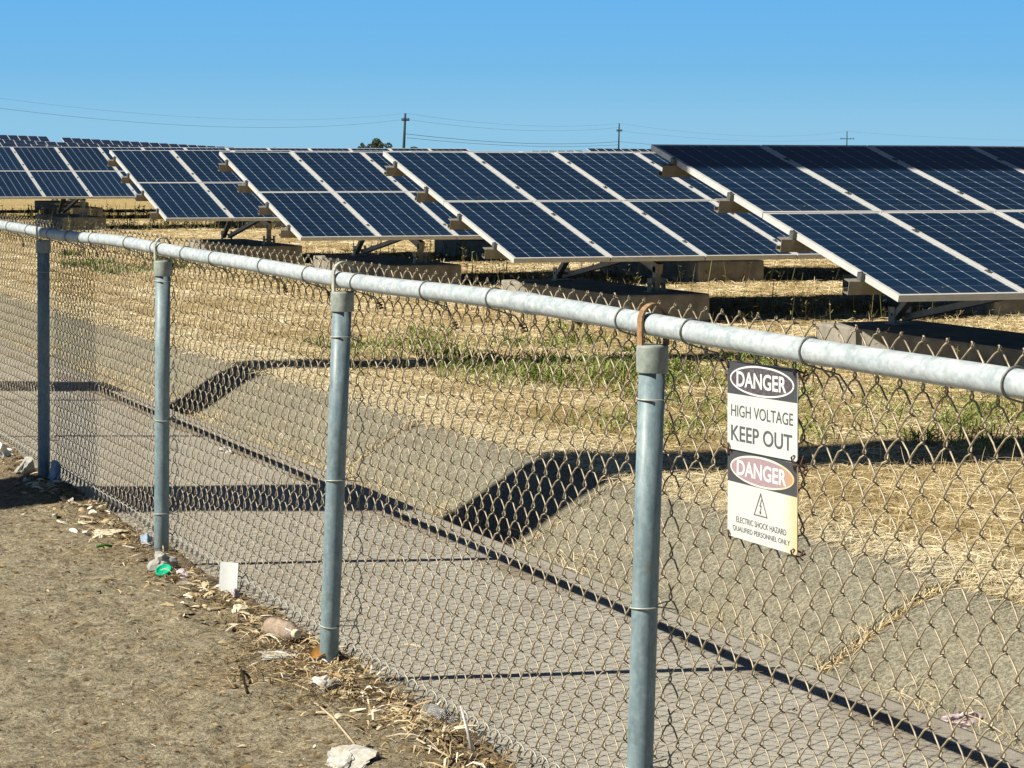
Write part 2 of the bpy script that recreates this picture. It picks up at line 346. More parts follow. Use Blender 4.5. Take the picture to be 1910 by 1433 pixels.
def blades_np(base, ang, length, arch, width, lift, roll, tone, K=4, tip=0.35):
    """curved strips: base (N,3), heading, length, arch height, width, end lift"""
    N = len(base); t = np.linspace(0, 1, K)[None, :]
    bend = rng.normal(0, 0.35, N)[:, None]
    a = ang[:, None] + bend*(t-0.3)*1.6
    d = np.diff(t, axis=1, prepend=0)*length[:, None]
    x = np.cumsum(np.cos(a)*d, 1); y = np.cumsum(np.sin(a)*d, 1)
    z = arch[:, None]*4*t*(1-t)*0.8 + lift[:, None]*t
    C = base[:, None, :] + np.stack([x, y, z], -1)
    wv = width[:, None]*(1-(1-tip)*np.abs(2*t-0.8)**1.5*0.8).clip(0.15, 1)
    side = np.stack([-np.sin(a)*np.cos(roll)[:, None], np.cos(a)*np.cos(roll)[:, None], np.sin(roll)[:, None]*np.ones_like(a)], -1)
    V = np.stack([C-side*wv[..., None]/2, C+side*wv[..., None]/2], 2)
    idx = np.arange(N*K*2).reshape(N, K, 2)
    Q = np.stack([idx[:, :-1, 0], idx[:, :-1, 1], idx[:, 1:, 1], idx[:, 1:, 0]], -1).reshape(-1, 4)
    return V.reshape(-1, 3), Q, np.repeat(tone, K*2)
def join_np(parts):
    Vs, Qs, Ts, o = [], [], [], 0
    for V, Q, T in parts:
        Vs.append(V); Qs.append(Q+o); Ts.append(T); o += len(V)
    return np.concatenate(Vs), np.concatenate(Qs), np.concatenate(Ts)
def arange(a, b, s): return list(np.arange(a, b-1e-6, s))
def grid(name, xs, ys, zf, mats, smooth=True):
    xs = np.array(xs); ys = np.array(ys); X, Y = np.meshgrid(xs, ys)
    Z = np.array([[zf(x, y) for x in xs] for y in ys])
    V = np.stack([X, Y, Z], -1).reshape(-1, 3); i = np.arange(len(V)).reshape(len(ys), len(xs))
    Q = np.stack([i[:-1, :-1], i[:-1, 1:], i[1:, 1:], i[1:, :-1]], -1).reshape(-1, 4)
    return link(name, np_mesh(name, V, Q, mats, None, smooth))
def fbm(x, y, s=1.0, o=4, seed=0.0): return noise.fractal(Vector((x*s, y*s, seed)), 0.9, 2.1, o)
def sstep(a, b, x):
    t = min(1, max(0, (x-a)/(b-a))); return t*t*(3-2*t)

# ------------------------------------------------------------------ setting: dirt, path, ditch, field
FX = 2.36                     # the fence line (x); rows of arrays run along x, the fence along y
def dirt_z(x, y):
    n = 0.018*fbm(x, y, 1.6, 4) + 0.014*fbm(x, y, 7, 4, 5.0) + 0.008*fbm(x, y, 26, 2, 9.0)
    berm = 0.012*math.exp(-((x-2.28)/0.14)**2)
    near = 1.0 if (-3 < x < 3 and 0 < y < 40) else 0.3
    drop = 0
    if x > 2.38:
        e = 2.43 + 0.025*fbm(0, y, 3, 3, 2.0)
        drop = -0.22*sstep(e-0.03, e+0.05, x)
    return (n*near + berm + drop)
xs = [-6000, -1500, -300, -60, -20, -8, -4, -2, -1.2] + arange(-0.8, 0.6, 0.05) + arange(0.6, 2.34, 0.025) + arange(2.34, 2.53, 0.0125)
ys = [-3000, -300, -60, -10, 0, 2, 3.5] + arange(4.6, 9, 0.025) + arange(9, 14.5, 0.04) + arange(14.5, 20, 0.1) + [21, 23, 26, 30, 40, 60, 100, 200, 500, 1500, 6000]
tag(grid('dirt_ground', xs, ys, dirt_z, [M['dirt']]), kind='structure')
def path_z(x):                                # falls gently away from the fence
    return -0.05 - 0.05*(x-2.5)/1.4
ylong = [-3000, -200, -20, 0] + arange(2, 30, 0.1) + arange(30, 60, 0.5) + [65, 75, 100, 200, 500, 1500, 6000]
def path_full(x, y):
    if x > 4.0: return -0.55
    return path_z(x) + 0.006*fbm(x, y, 1.2, 3)
tag(grid('concrete_path', arange(2.38, 3.94, 0.06) + [3.94, 3.965, 3.985, 4.0, 4.005], ylong, path_full, [M['path']]), kind='structure')
def gut_z(x, y): return -0.42 + 0.02*fbm(x, y, 3, 3) + 0.10*sstep(4.25, 4.55, x)
tag(grid('ditch_bed', arange(3.98, 4.62, 0.04), ylong, gut_z, [M['silt']]), kind='structure')
# concrete lining in slabs between grassy joints
JY = [8.36 + 3.125*k for k in range(-6, 14)]
def line_z(x):                                 # sloping face with a rounded top
    t = (x-4.40)/0.66
    return -0.37 + 0.375*(sstep(-0.25, 1.12, t)*1.02)
mbl = []
for k in range(len(JY)-1):
    a, c = JY[k]+0.022, JY[k+1]-0.022
    tilt = random.uniform(-0.008, 0.008); lift = random.uniform(-0.006, 0.008)
    xs_ = [4.36] + arange(4.38, 5.2, 0.035) + [5.2, 5.21]
    ys_ = [a-0.001, a] + arange(a+0.02, c-0.01, 0.12) + [c, c+0.001]
    def lz(x, y, a=a, c=c, tilt=tilt, lift=lift):
        if y < a or y > c or x > 5.2: return -0.6
        return line_z(x) + lift + tilt*(y-(a+c)/2) + 0.006*fbm(x, y, 2.5, 3)
    tag(grid('concrete_lining', xs_, ys_, lz, [M['lining']]), kind='structure')
far_ = grid('concrete_lining', arange(4.36, 5.2, 0.06), [JY[-1]+0.03, 60, 100, 400, 6000], lambda x, y: line_z(x), [M['lining']]); tag(far_, kind='structure')
near_ = grid('concrete_lining', arange(4.36, 5.2, 0.06), [-3000, -100, JY[0]-0.03], lambda x, y: line_z(x), [M['lining']]); tag(near_, kind='structure')
mbj = MB(); mbj.box((4.38, -100, -0.6), (5.3, 60, -0.42)); 
def joint_z(x, y): return line_z(x) - 0.03 + 0.01*fbm(x, y, 6, 2)
tag(grid('joint_soil', arange(4.36, 5.2, 0.05), ylong, joint_z, [M['silt']]), kind='structure')
def hill(x, y):
    g = min(3.4, max(0.3, 0.4 + (71-x)*0.052))
    return (g-0.25)*sstep(90, 235, y)*(1-sstep(270, 420, y))*(1-sstep(120, 300, x))
def field_z(x, y):
    if x < 5.05: return -0.1
    near = 1.0 if y < 60 and x < 40 else 0.0
    n = (0.028*fbm(x, y, 0.5, 3) + 0.016*fbm(x, y, 2.6, 3, 3.0) + 0.010*fbm(x, y, 9, 2, 6.0))*near
    return 0.012 + n*sstep(5.0, 5.6, x) + hill(x, y)
xs = [5.04, 5.06] + arange(5.1, 14, 0.1) + arange(14, 24, 0.3) + [24, 26, 30, 36, 44, 52, 60, 68, 76, 90, 120, 160, 240, 400, 800, 1500, 6000]
ys = [-3000, -300, -40, -5, 0, 3] + arange(5, 30, 0.12) + arange(30, 60, 0.4) + arange(60, 120, 5) + arange(120, 440, 15) + [440, 500, 700, 1000, 2000, 6000]
tag(grid('field', xs, ys, field_z, [M['field']]), kind='structure')

# ------------------------------------------------------------------ dry grass lying over the field (uncountable)
def frustum_pts(n, d0, d1, xmin, power=1.0, half=0.245, xmax=99):
    out = np.zeros((0, 2))
    while len(out) < n:
        d = (d0**power + (d1**power-d0**power)*rng.random(n))**(1/power)
        a = YAW + rng.uniform(-half, half, n)
        p = np.stack([np.sin(a)*d, np.cos(a)*d], -1)
        out = np.concatenate([out, p[(p[:, 0] > xmin) & (p[:, 0] < xmax)]])
    return out[:n]
def zof(pts): return np.array([field_z(x, y) for x, y in pts])
parts = []
P_ = frustum_pts(230000, 7.5, 62, 5.06, 0.75)
dist = np.hypot(P_[:, 0], P_[:, 1]); N = len(P_)
patch = np.array([fbm(x, y, 0.8, 3, 4.0) for x, y in P_])
scale = np.clip(dist/13, 0.8, 3.2)
L_ = rng.uniform(0.07, 0.24, N)*np.sqrt(scale); z = zof(P_)
edge = np.exp(-((P_[:, 0]-5.35)/0.35)**2)
kp = (patch + rng.normal(0, 0.22, N) > -0.33) | (edge > 0.5)
P_, dist, patch, scale, L_, z, edge = [q[kp] for q in (P_, dist, patch, scale, L_, z, edge)]; N = len(P_)
ang = rng.uniform(0, 2*np.pi, N); ang = np.where(rng.random(N) < edge*0.75, rng.normal(np.pi*1.08, 0.5, N), ang)
row_ = 0.5+0.5*np.sin(P_[:, 0]*4.1 + 0.5*np.sin(P_[:, 1]*0.35))
tone = np.clip(rng.normal(0.53, 0.21, N) + 0.46*patch + 0.34*edge + 0.16*row_, 0, 1)
parts.append(blades_np(np.c_[P_, z-0.004], ang, L_, rng.uniform(0.002, 0.026, N)*np.sqrt(scale), rng.uniform(0.0018, 0.0042, N)*scale**0.9, rng.uniform(-0.01, 0.022, N), rng.normal(0, 0.32, N), tone))
# thick combed hay along the lip of the ditch
n = 30000; yy = rng.uniform(5, 34, n); xx = 5.10 + np.abs(rng.normal(0.18, 0.22, n)); zz = np.array([max(field_z(x, y), line_z(x) if x < 5.2 else -1) for x, y in zip(xx, yy)])
parts.append(blades_np(np.c_[xx, yy, zz+0.002], rng.normal(np.pi*1.1, 0.55, n), rng.uniform(0.08, 0.22, n), rng.uniform(0.004, 0.035, n), rng.uniform(0.002, 0.0042, n)*np.clip(yy/12, .9, 2.2), rng.uniform(-0.015, 0.015, n), rng.normal(0, 0.35, n), np.clip(rng.normal(0.80, 0.17, n), 0, 1)))
# upright tufts among it
P2 = frustum_pts(15000, 8, 55, 5.5, 0.8); N = len(P2); dist = np.hypot(P2[:, 0], P2[:, 1]); sc = np.clip(dist/15, 0.8, 2.6)
keep = np.array([fbm(x, y, 1.1, 2, 8.0) for x, y in P2]) + rng.normal(0, 0.15, N) > 0.0; P2 = P2[keep]; sc = sc[keep]; N = len(P2)
parts.append(blades_np(np.c_[P2, zof(P2)-0.005], rng.uniform(0, 6.28, N), rng.uniform(0.03, 0.10, N), rng.uniform(0, 0.02, N), rng.uniform(0.002, 0.004, N)*sc, rng.uniform(0.04, 0.13, N), rng.normal(0, 0.8, N), np.clip(rng.normal(0.5, 0.2, N), 0, 1)))
V, Q, T = join_np(parts)
tag(link('dry_grass', np_mesh('dry_grass', V, Q, [M['straw']], T)), 'straw coloured dead grass lying matted over the field', 'dry grass', None, 'stuff')
# straw in the ditch bed and in the joints of the lining
parts = []
n = 9000; yy = rng.uniform(4, 30, n); xx = rng.normal(4.42, 0.09, n); g = np.array([fbm(0, y, 0.9, 3, 1.5) for y in yy]); k = g + rng.normal(0, 0.2, n) > -0.02
yy, xx = yy[k], xx[k]; N = len(yy)
zz = np.array([max(gut_z(x, y), line_z(x)) for x, y in zip(xx, yy)])
parts.append(blades_np(np.c_[xx, yy, zz], rng.normal(1.5, 0.7, N), rng.uniform(0.05, 0.17, N), rng.uniform(0.005, 0.04, N), rng.uniform(0.002, 0.004, N), rng.uniform(0, 0.05, N), rng.normal(0, 0.6, N), np.clip(rng.normal(0.42, 0.22, N), 0, 1)))
for jy in JY:
    if not 4 < jy < 30: continue
    n = 420 if jy < 10 else 200
    xx = rng.uniform(4.45, 5.12, n); yy = jy + rng.normal(0, 0.028, n)
    zz = np.array([line_z(x) for x in xx])-0.01
    parts.append(blades_np(np.c_[xx, yy, zz], rng.normal(0.2, 1.0, n), rng.uniform(0.03, 0.11, n), rng.uniform(0.0, 0.02, n), rng.uniform(0.002, 0.004, n), rng.uniform(0.0, 0.06, n), rng.normal(0, 0.6, n), np.clip(rng.normal(0.4, 0.2, n), 0, 1)))
V, Q, T = join_np(parts)
tag(link('ditch_straw', np_mesh('ditch_straw', V, Q, [M['straw']], T)), 'dry straw caught in the ditch and in the joints of its lining', 'straw', None, 'stuff')
# green weeds in patches
parts = []
for gx, gy, r, n in ((7.2, 19.4, 0.9, 1500), (6.8, 19.9, 0.7, 800), (7.1, 16.3, 0.8, 1500), (7.7, 17.2, 0.8, 1300), (6.9, 14.5, 0.7, 1200), (8.0, 16.6, 0.7, 1000), (8.2, 14.0, 0.6, 900), (9.0, 17.5, 0.8, 700),
                     (7.6, 36.5, 1.1, 1200), (7.7, 34.0, 0.9, 900), (7.5, 13.0, 0.6, 700), (6.4, 13.6, 0.6, 600), (7.6, 12.2, 0.4, 350), (8.6, 20.5, 0.9, 500), (9.6, 14.6, 0.5, 400), (6.1, 17.8, .7, 400)):
    n = int(n*0.55); nc_ = 7; cx_ = gx + rng.normal(0, r*0.6, nc_); cy_ = gy + rng.normal(0, r*0.95, nc_); ci = rng.integers(0, nc_, n); cs = rng.uniform(.05, .20, nc_)[ci]
    px = cx_[ci] + rng.normal(0, 1, n)*cs; py = cy_[ci] + rng.normal(0, 1, n)*cs*1.3; ok = px > 5.4; px, py = px[ok], py[ok]; N = len(px)
    P3 = np.c_[px, py]; d = math.hypot(gx, gy); s = max(1, d/16)
    parts.append(blades_np(np.c_[P3, zof(P3)], rng.uniform(0, 6.28, N), rng.uniform(0.04, 0.13, N), rng.uniform(0.0, 0.03, N), rng.uniform(0.005, 0.011, N)*s, rng.uniform(0.02, 0.12, N), rng.normal(0, 0.8, N), np.clip(rng.normal(0.55, 0.25, N), 0, 1)))
V, Q, T = join_np(parts)
tag(link('green_weeds', np_mesh('green_weeds', V, Q, [M['green']], T)), 'low green weeds growing in patches through the dead grass', 'weeds', None, 'stuff')

# ------------------------------------------------------------------ solar arrays
GRP = 'rows of tilted solar arrays'
def c_channel(mb, x0, x1, h, w, t=0.006):      # web on the low side, open uphill; top at z=0, y from 0 to w
    mb.box((x0, 0, -h), (x1, t, 0)); mb.box((x0, t+0.0005, -t), (x1, w, 0)); mb.box((x0, t+0.0005, -h), (x1, w, -h+t))
    mb.box((x0, w-t, -h+t+0.0005), (x1, w, -h+0.03))
frame_mb = MB(); fw_, fh_ = 0.027, 0.046; w_, h_ = MW-0.012, LW-0.012
frame_mb.box((0, 0, -fh_), (w_, fw_, 0)); frame_mb.box((0, h_-fw_, -fh_), (w_, h_, 0))
frame_mb.box((0, fw_, -fh_), (fw_, h_-fw_, 0)); frame_mb.box((w_-fw_, fw_, -fh_), (w_, h_-fw_, 0))
FRAME_ME = frame_mb.mesh('module_frame', [M['alu']])
g_mb = MB(); g_mb.box((fw_-0.004, fw_-0.004, -0.012), (w_-fw_+0.004, h_-fw_+0.004, -0.004)); GLASS_ME = g_mb.mesh('glass_face', [M['cells']])
c_mb = MB(); c_mb.box((-0.011, -0.03, -0.05), (0.023, 0.03, 0.006)); c_mb.tube([(0.006, 0, 0.006), (0.006, 0, 0.016)], 0.008, 6); CLAMP_ME = c_mb.mesh('module_clamp', [M['clamp']])
blk = MB(); blk.box((-0.52, 0.04, -0.12), (0.42, 3.25, 0.30)); BLOCK_ME = blk.mesh('ballast_block', [M['block']], bevel=0.02)
def make_row(x0, Y, zl, D, rise, ncol, label, gz=0.0, first_support=1.65):
    root = tag(empty('solar_array', (x0, Y, gz)), label, 'solar array', GRP)
    L = math.hypot(D, rise); tilt = math.atan2(rise, D); ky = L/(2*LW)
    s = Vector((0, math.cos(tilt), math.sin(tilt))); nn = Vector((0, -math.sin(tilt), math.cos(tilt)))
    o0 = Vector((0, 0, zl-gz))
    for i in range(ncol):
        for j in range(2):
            f = link('solar_module', FRAME_ME, root); f.rotation_euler = (tilt + random.uniform(-.0012, .0012), random.uniform(-.001, .001), 0); f.scale = (1, ky, 1)
            f.location = o0 + Vector((i*MW + 0.006, 0, 0)) + s*(j*LW*ky + 0.006) + nn*random.uniform(-.002, .002)
            link('glass_face', GLASS_ME, f)
    for fr in (0.115, 0.365, 0.62, 0.875):
        base = o0 + s*(fr*L) - nn*(fh_+0.001)
        mb = MB(); c_channel(mb, -0.11, ncol*MW+0.15, 0.095, 0.075)
        p = mb.build('purlin', M['purlin'], root); p.rotation_euler.x = tilt; p.location = base
        for i in range(ncol+1):
            k = link('module_clamp', CLAMP_ME, p); k.location = (i*MW - 0.006 + (-0.006 if i == 0 else 0), 0.03, fh_+0.001)
    xk = first_support
    while xk < ncol*MW:
        def pt(y, off): # a point below the module plane
            q = o0 + s*(y/math.cos(tilt)) - nn*off; return Vector((xk, q.y, q.z))
        mb = MB(); mb.bar(pt(0.25, fh_+0.11+0.05), pt(D-0.25, fh_+0.11+0.05), 0.06, 0.10); mb.build('rafter', M['steel'], root)
        o = link('ballast_block', BLOCK_ME, root); o.location = (xk, 0, 0); o.rotation_euler.z = random.uniform(-.01, .01)
        foot = Vector((xk, 2.85, 0.30)); ff = Vector((xk, 0.38, 0.30)); off = fh_+0.11+0.09
        mb = MB(); mb.bar(foot+Vector((-.045, 0, .05)), pt(1.95, off)+Vector((-.045, 0, 0)), 0.05, 0.06, (1, 0, 0)); mb.build('rear_leg', M['steel'], root)
        mb = MB(); mb.bar(foot+Vector((.045, 0, .05)), pt(0.85, off)+Vector((.045, 0, 0)), 0.05, 0.06, (1, 0, 0)); mb.build('brace', M['steel'], root)
        mb = MB(); mb.bar(ff+Vector((0, 0, 0.012)), Vector((xk, 0.38, pt(0.38, off).z+0.03)), 0.06, 0.06, (0, 1, 0)); mb.build('front_leg', M['steel'], root)
        for c_ in (foot, ff):
            mb = MB(); mb.box((-.09, -.09, .0008), (.09, .09, .012)); mb.box((-.078, -.05, .0125), (-.070, .05, .14)); mb.box((.070, -.05, .0125), (.078, .05, .14))
            mb.tube([(-.09, 0, .08), (.09, 0, .08)], 0.012, 6)
            b_ = mb.build('foot_bracket', M['steel'], root); b_.location = c_
        xk += 4.15
    return root
ROWS = [
 (8.464, 14.767, 0.707, 4.061, 1.022, 9, 'nearest solar array, at the right edge, its upper edge in shade'),
 (8.557, 22.153, 0.667, 3.964, 1.008, 11, 'second nearest solar array, directly behind the one with the shaded upper edge'),
 (8.500, 29.099, 0.649, 3.866, 1.029, 11, 'middle solar array with the far trees and timber pole above it'),
 (8.457, 35.885, 0.713, 3.834, 0.995, 11, 'solar array second from left among the large ones'),
 (8.014, 53.529, 0.735, 4.018, 1.071, 13, 'solar array at the left edge, farthest of the large ones', 2.9),
 (8.2, 63.3, 0.60, 4.02, 0.96, 12, 'solar array of which only blocks and legs show below the leftmost large one', 0.55),
 (8.2, 70.2, 0.60, 4.02, 0.96, 14, 'solar array hidden but for its feet, behind the one showing only blocks and legs', 1.6)]
for r in ROWS: make_row(*r[:7], first_support=r[7] if len(r) > 7 else 1.65)

# far arrays: small, seen only as stepped rows of dark modules
M['farcell'] = cellmat('far_cells', MW, 2.0, 6, 12, 0.02, False)
def far_row(xa, xb, Y, za, zb, label):
    n = max(2, round((xb-xa)/1.0)); sl_ = (zb-za)/(xb-xa)
    root = empty('solar_array', (xa, Y, hill(xa, Y))); tag(root, label, 'solar array', 'far rows of solar arrays'); g0 = hill(xa, Y)
    D, R_ = 3.9, 1.05
    fr, gl, lg = MB(), MB(), MB()
    for i in range(n):
        x0, x1 = i*1.0, i*1.0+0.99
        zt = za + sl_*(x0+0.5) - g0
        def q(u, v, d): return Vector((x0+u*(x1-x0), -D*(1-v), zt - R_*(1-v) - d))
        fr.add([q(0,0,0), q(1,0,0), q(1,1,0), q(0,1,0), q(0,0,.05), q(1,0,.05), q(1,1,.05), q(0,1,.05)], [(0,1,2,3),(7,6,5,4),(0,4,5,1),(1,5,6,2),(2,6,7,3),(3,7,4,0)])
        for v0, v1 in ((0.01, 0.492), (0.508, 0.992)):
            gl.add([q(.05,v0,-.006), q(.95,v0,-.006), q(.95,v1,-.006), q(.05,v1,-.006)], [(0,1,2,3)])
        if i % 4 == 1:
            for y in (-3.4, -0.9):
                lg.bar((x0+.5, y, -1.5), (x0+.5, y, zt + R_*y/D - .05), .1, .1, (0, 1, 0))
    fr.build('module_frame', M['alu'], root); gl.build('glass_face', M['farglass'], root); lg.build('legs', M['steel'], root)
M['farglass'] = simple('far_glass', (0.012, 0.022, 0.05), (0.02, 0.034, 0.07), 2, 0.25)
far_row(22, 48.3, 255, 4.25, 3.43, 'farthest solar array at left, left of the gap in the skyline')
far_row(49.4, 69.2, 255, 3.365, 2.32, 'farthest solar array at left, right of the gap in the skyline')
far_row(70.0, 72.6, 255, 2.22, 2.06, 'tiny low end of a far solar array right of the long stepped one')
far_row(18, 62.5, 240, 4.0, 2.13, 'long stepped solar array running just below the farthest ones at left')
far_row(12, 36, 165, 3.3, 1.95, 'dark far solar array just above the leftmost large one')
far_row(100.5, 106.0, 255, 2.16, 2.22, 'low sliver of far solar array left of the middle timber pole')
far_row(107, 122, 255, 2.46, 2.40, 'far solar array behind the foot of the middle timber pole')

# tall dry stalks round the array feet
parts = []
for (x0, Y, zl, D, rise, nc, lb) in [r[:7] for r in ROWS[:6]]:
    n = 230 if Y < 50 else 520; d = Y
    px = rng.uniform(x0-0.6, x0+min(nc, 7), n); py = Y + rng.uniform(-1.4, 3.8, n)*rng.choice([1, 1, 1, .5], n)
    P3 = np.c_[px, py]; N = n; s = max(1, d/20)
    lift = rng.gamma(4, 0.055, N).clip(0.08, 0.5); lift = np.where((py > Y-0.1) & (lift > 0.33), 0.33, lift)
    parts.append(blades_np(np.c_[P3, zof(P3)], rng.uniform(0, 6.28, N), rng.uniform(0.01, 0.12, N), np.zeros(N), rng.uniform(0.004, 0.008, N)*s, lift, rng.normal(0, 0.3, N), rng.uniform(0, 1, N)))
    # side leaves and seed heads up the stalks
    m_ = N*4; ii = rng.integers(0, N, m_); f = rng.uniform(0.35, 1.0, m_)
    b3 = np.c_[P3[ii], zof(P3)[ii] + f*lift[ii]]
    parts.append(blades_np(b3, rng.uniform(0, 6.28, m_), rng.uniform(0.02, 0.06, m_), np.zeros(m_), rng.uniform(0.005, 0.011, m_)*s, rng.uniform(-0.01, 0.04, m_), rng.normal(0, 0.8, m_), rng.uniform(0, 1, m_)))
V, Q, T = join_np(parts)
tag(link('tall_weeds', np_mesh('tall_weeds', V, Q, [M['stalk']], T)), 'thin upright dry weeds around the feet of the arrays', 'weeds', None, 'stuff')

# ------------------------------------------------------------------ chain link fence
fence = tag(empty('chain_link_fence', (FX, 7.62, 0)), 'chain link fence of blue grey posts, pale pipe rail and rusty tan mesh', 'fence')
FO = fence.location
def fpart(name, mb, mat, parent=None, smooth=True):
    par = parent or fence
    o = mb.build(name, mat, None, smooth); o.parent = par
    o.matrix_parent_inverse = Matrix.Translation(-FO) if par == fence else Matrix.Identity(4)
    return o
def fsub(name, mb, mat, par):
    o = mb.build(name, mat, None, True); o.parent = par; return o
POSTS = [(2.35, 17.55, 2.36), (2.345, 15.12, 2.36), (2.340, 12.64, 2.352), (2.340, 10.06, 2.362), (2.312, 7.62, 2.362), (2.322, 5.21, 2.36), (2.34, 2.78, 2.36), (2.35, 0.3, 2.36)]
RZ = 1.247; RR = 0.0257
TIEZ = {3: (1.122, 0.556, 0.167), 4: (1.06, 0.604, 0.139), 5: (1.081, 0.601, 0.23), 2: (1.05, 0.62, 0.2)}
for i, (bx, y, tx) in enumerate(POSTS):
    at = lambda z: Vector((bx + (tx-bx)*z/RZ, y + (0.012 if i % 2 else -0.01)*z, z))
    mb = MB(); mb.tube([at(-0.35), at(0.2), at(0.7), at(1.18)], 0.0305, 28)
    p = fpart('fence_post', mb, M['post'])
    mb = MB()
    prof = [(0.0308, 1.140), (0.0365, 1.1405), (0.0368, 1.143), (0.0368, 1.198), (0.0355, 1.2025), (0.0330, 1.204), (0.030, 1.2045), (0.0, 1.205)]
    T_ = Matrix.Translation(at(1.17) - Vector((0, 0, 1.17))); mb.lathe(prof, 28, T_)
    c = fsub('post_cap', mb, M['cap'], p)
    mb = MB(); ctr = at(1.247); ctr.z = RZ        # strap loop that carries the rail
    pts = [Vector((ctr.x-0.032, ctr.y, 1.203))] + [Vector((ctr.x + 0.033*math.cos(a), ctr.y, RZ + 0.010 + 0.040*math.sin(a))) for a in np.linspace(math.pi, 0, 11)] + [Vector((ctr.x+0.032, ctr.y, 1.203))]
    for a, b2 in zip(pts[:-1], pts[1:]):
        d = (b2-a); nrm = Vector((0, 1, 0)).cross(d).normalized()
        ww = 0.013
        mb.add([a+Vector((0,-ww,0))-nrm*.0025, a+Vector((0,ww,0))-nrm*.0025, b2+Vector((0,ww,0))-nrm*.0025, b2+Vector((0,-ww,0))-nrm*.0025,
                a+Vector((0,-ww,0))+nrm*.0025, a+Vector((0,ww,0))+nrm*.0025, b2+Vector((0,ww,0))+nrm*.0025, b2+Vector((0,-ww,0))+nrm*.0025],
               [(3,2,1,0),(4,5,6,7),(0,1,5,4),(2,3,7,6),(1,2,6,5),(3,0,4,7)])
    lp = fsub('cap_loop', mb, M['rustloop'] if i == 5 else M['loop'], p); lp.data.polygons.foreach_set('use_smooth', [False]*len(lp.data.polygons))
    if i == 5: lp['label'] = 'rusty brown loop of bent strap'
    for z in TIEZ.get(i, (1.06, 0.6, 0.18)):
        cz = at(z); mb = MB(); sl2 = random.uniform(-0.12, 0.12)
        pts = [cz + Vector((0.0335*math.cos(a), 0.0335*math.sin(a), sl2*0.06*math.sin(a))) for a in np.linspace(math.pi*0.15, math.pi*1.85, 22)]
        pts = [Vector((2.41, cz.y+0.03, cz.z+0.004))] + pts + [Vector((2.405, cz.y-0.036, cz.z-0.004))]
        mb.tube(pts, 0.0019, 5); fsub('tie_wire', mb, M['ptie'], p)
# rail: lengths of pipe meeting in couplings, with the sag seen in the photograph
def rail_c(y):
    return Vector((FX + 0.002*math.sin(y*2.1), y, RZ + 0.006*math.sin(y*1.3+0.4) - 0.003*math.cos(y*2.576)))
mb = MB(); ysr = list(np.arange(-1.5, 18.5, 0.1)); mb.tube([rail_c(y) for y in ysr], RR, 32); fpart('top_rail', mb, M['rail'])
for y in (12.05, 6.02):
    mb = MB(); mb.tube([rail_c(y-0.055), rail_c(y+0.055)], RR+0.0022, 32); fpart('rail_sleeve', mb, M['rail'])
TY = [16.6, 15.6, 14.4, 13.61, 13.05, 12.47, 11.99, 11.68, 11.43, 10.7, 10.2, 9.69, 9.23, 8.52, 7.98, 7.46, 6.8, 6.26, 5.39, 5.03, 4.47, 3.73, 3.2, 2.3, 1.4]
for y in TY:
    c = rail_c(y); R1 = RR+0.003; tw = random.uniform(-0.5, 0.5); mb = MB()
    pts = [c + Vector((-R1*math.cos(a), 0.03*tw*math.sin(a/2+.4) - 0.012*math.cos(a*.5), R1*math.sin(a))) for a in np.linspace(-math.pi*0.42, math.pi*1.08, 18)]
    drop = random.uniform(0.035, 0.075)
    head = [Vector((c.x+0.052, y-0.06-drop*0.6, c.z-RR-drop)), Vector((c.x+0.045, y-0.045, c.z-RR-0.02))]
    tail = [Vector((c.x+0.04, y+0.02, c.z-RR-0.012)), Vector((c.x+0.052, y+0.005, c.z-RR-0.03))]
    mb.tube(head + pts + tail, 0.0022, 6); fpart('rail_tie', mb, M['tie'])
    if random.random() < 0.85:
        mb = MB(); q = Vector((c.x+0.045, y-0.06-drop*0.6, c.z-RR-drop))
        mb.tube([q+Vector((0.008*math.cos(a*3), 0.006*math.sin(a*3)-0.004*a, 0.012-0.004*a)) for a in np.linspace(0, 5, 18)], 0.002, 5); fpart('wire_twist', mb, M['rustwire'])
# mesh fabric: each wire a flattened spiral hooked into its neighbour
A_, B_ = 0.0430, 0.0484; NH = 26; Z0 = 0.034; XF = FX + 0.048
ts = np.array([0.0, 0.13, 0.5, 0.87]); fx = np.array([0.0, 0.0062, 0.0076, 0.0062]); fy = np.array([-0.003, 0.085*A_+.001, 0.5*A_, A_-0.085*A_-.001])
NW = int(19.2/A_); Y0 = -1.4
paths = np.zeros((NW, NH*4+1, 3))
for w in range(NW):
    ph = w % 2
    for j in range(NH):
        right = (j+ph) % 2 == 0
        s_ = slice(j*4, j*4+4)
        paths[w, s_, 1] = Y0 + w*A_ + (fy if right else A_-fy)
        paths[w, s_, 0] = fx if right else -fx
        paths[w, s_, 2] = (j+ts)*B_
    paths[w, -1] = (0, Y0 + w*A_ + (0 if (NH+ph) % 2 == 0 else A_), NH*B_)
yy = paths[..., 1]; zz = paths[..., 2]
def smooth_noise(y, z, s1, s2, seed):
    r = np.random.default_rng(seed); out = np.zeros_like(y)
    for _ in range(7):
        k1, k2, p = r.normal(0, s1), r.normal(0, s2), r.uniform(0, 6.28); out += np.sin(k1*y+k2*z+p)
    return out/7
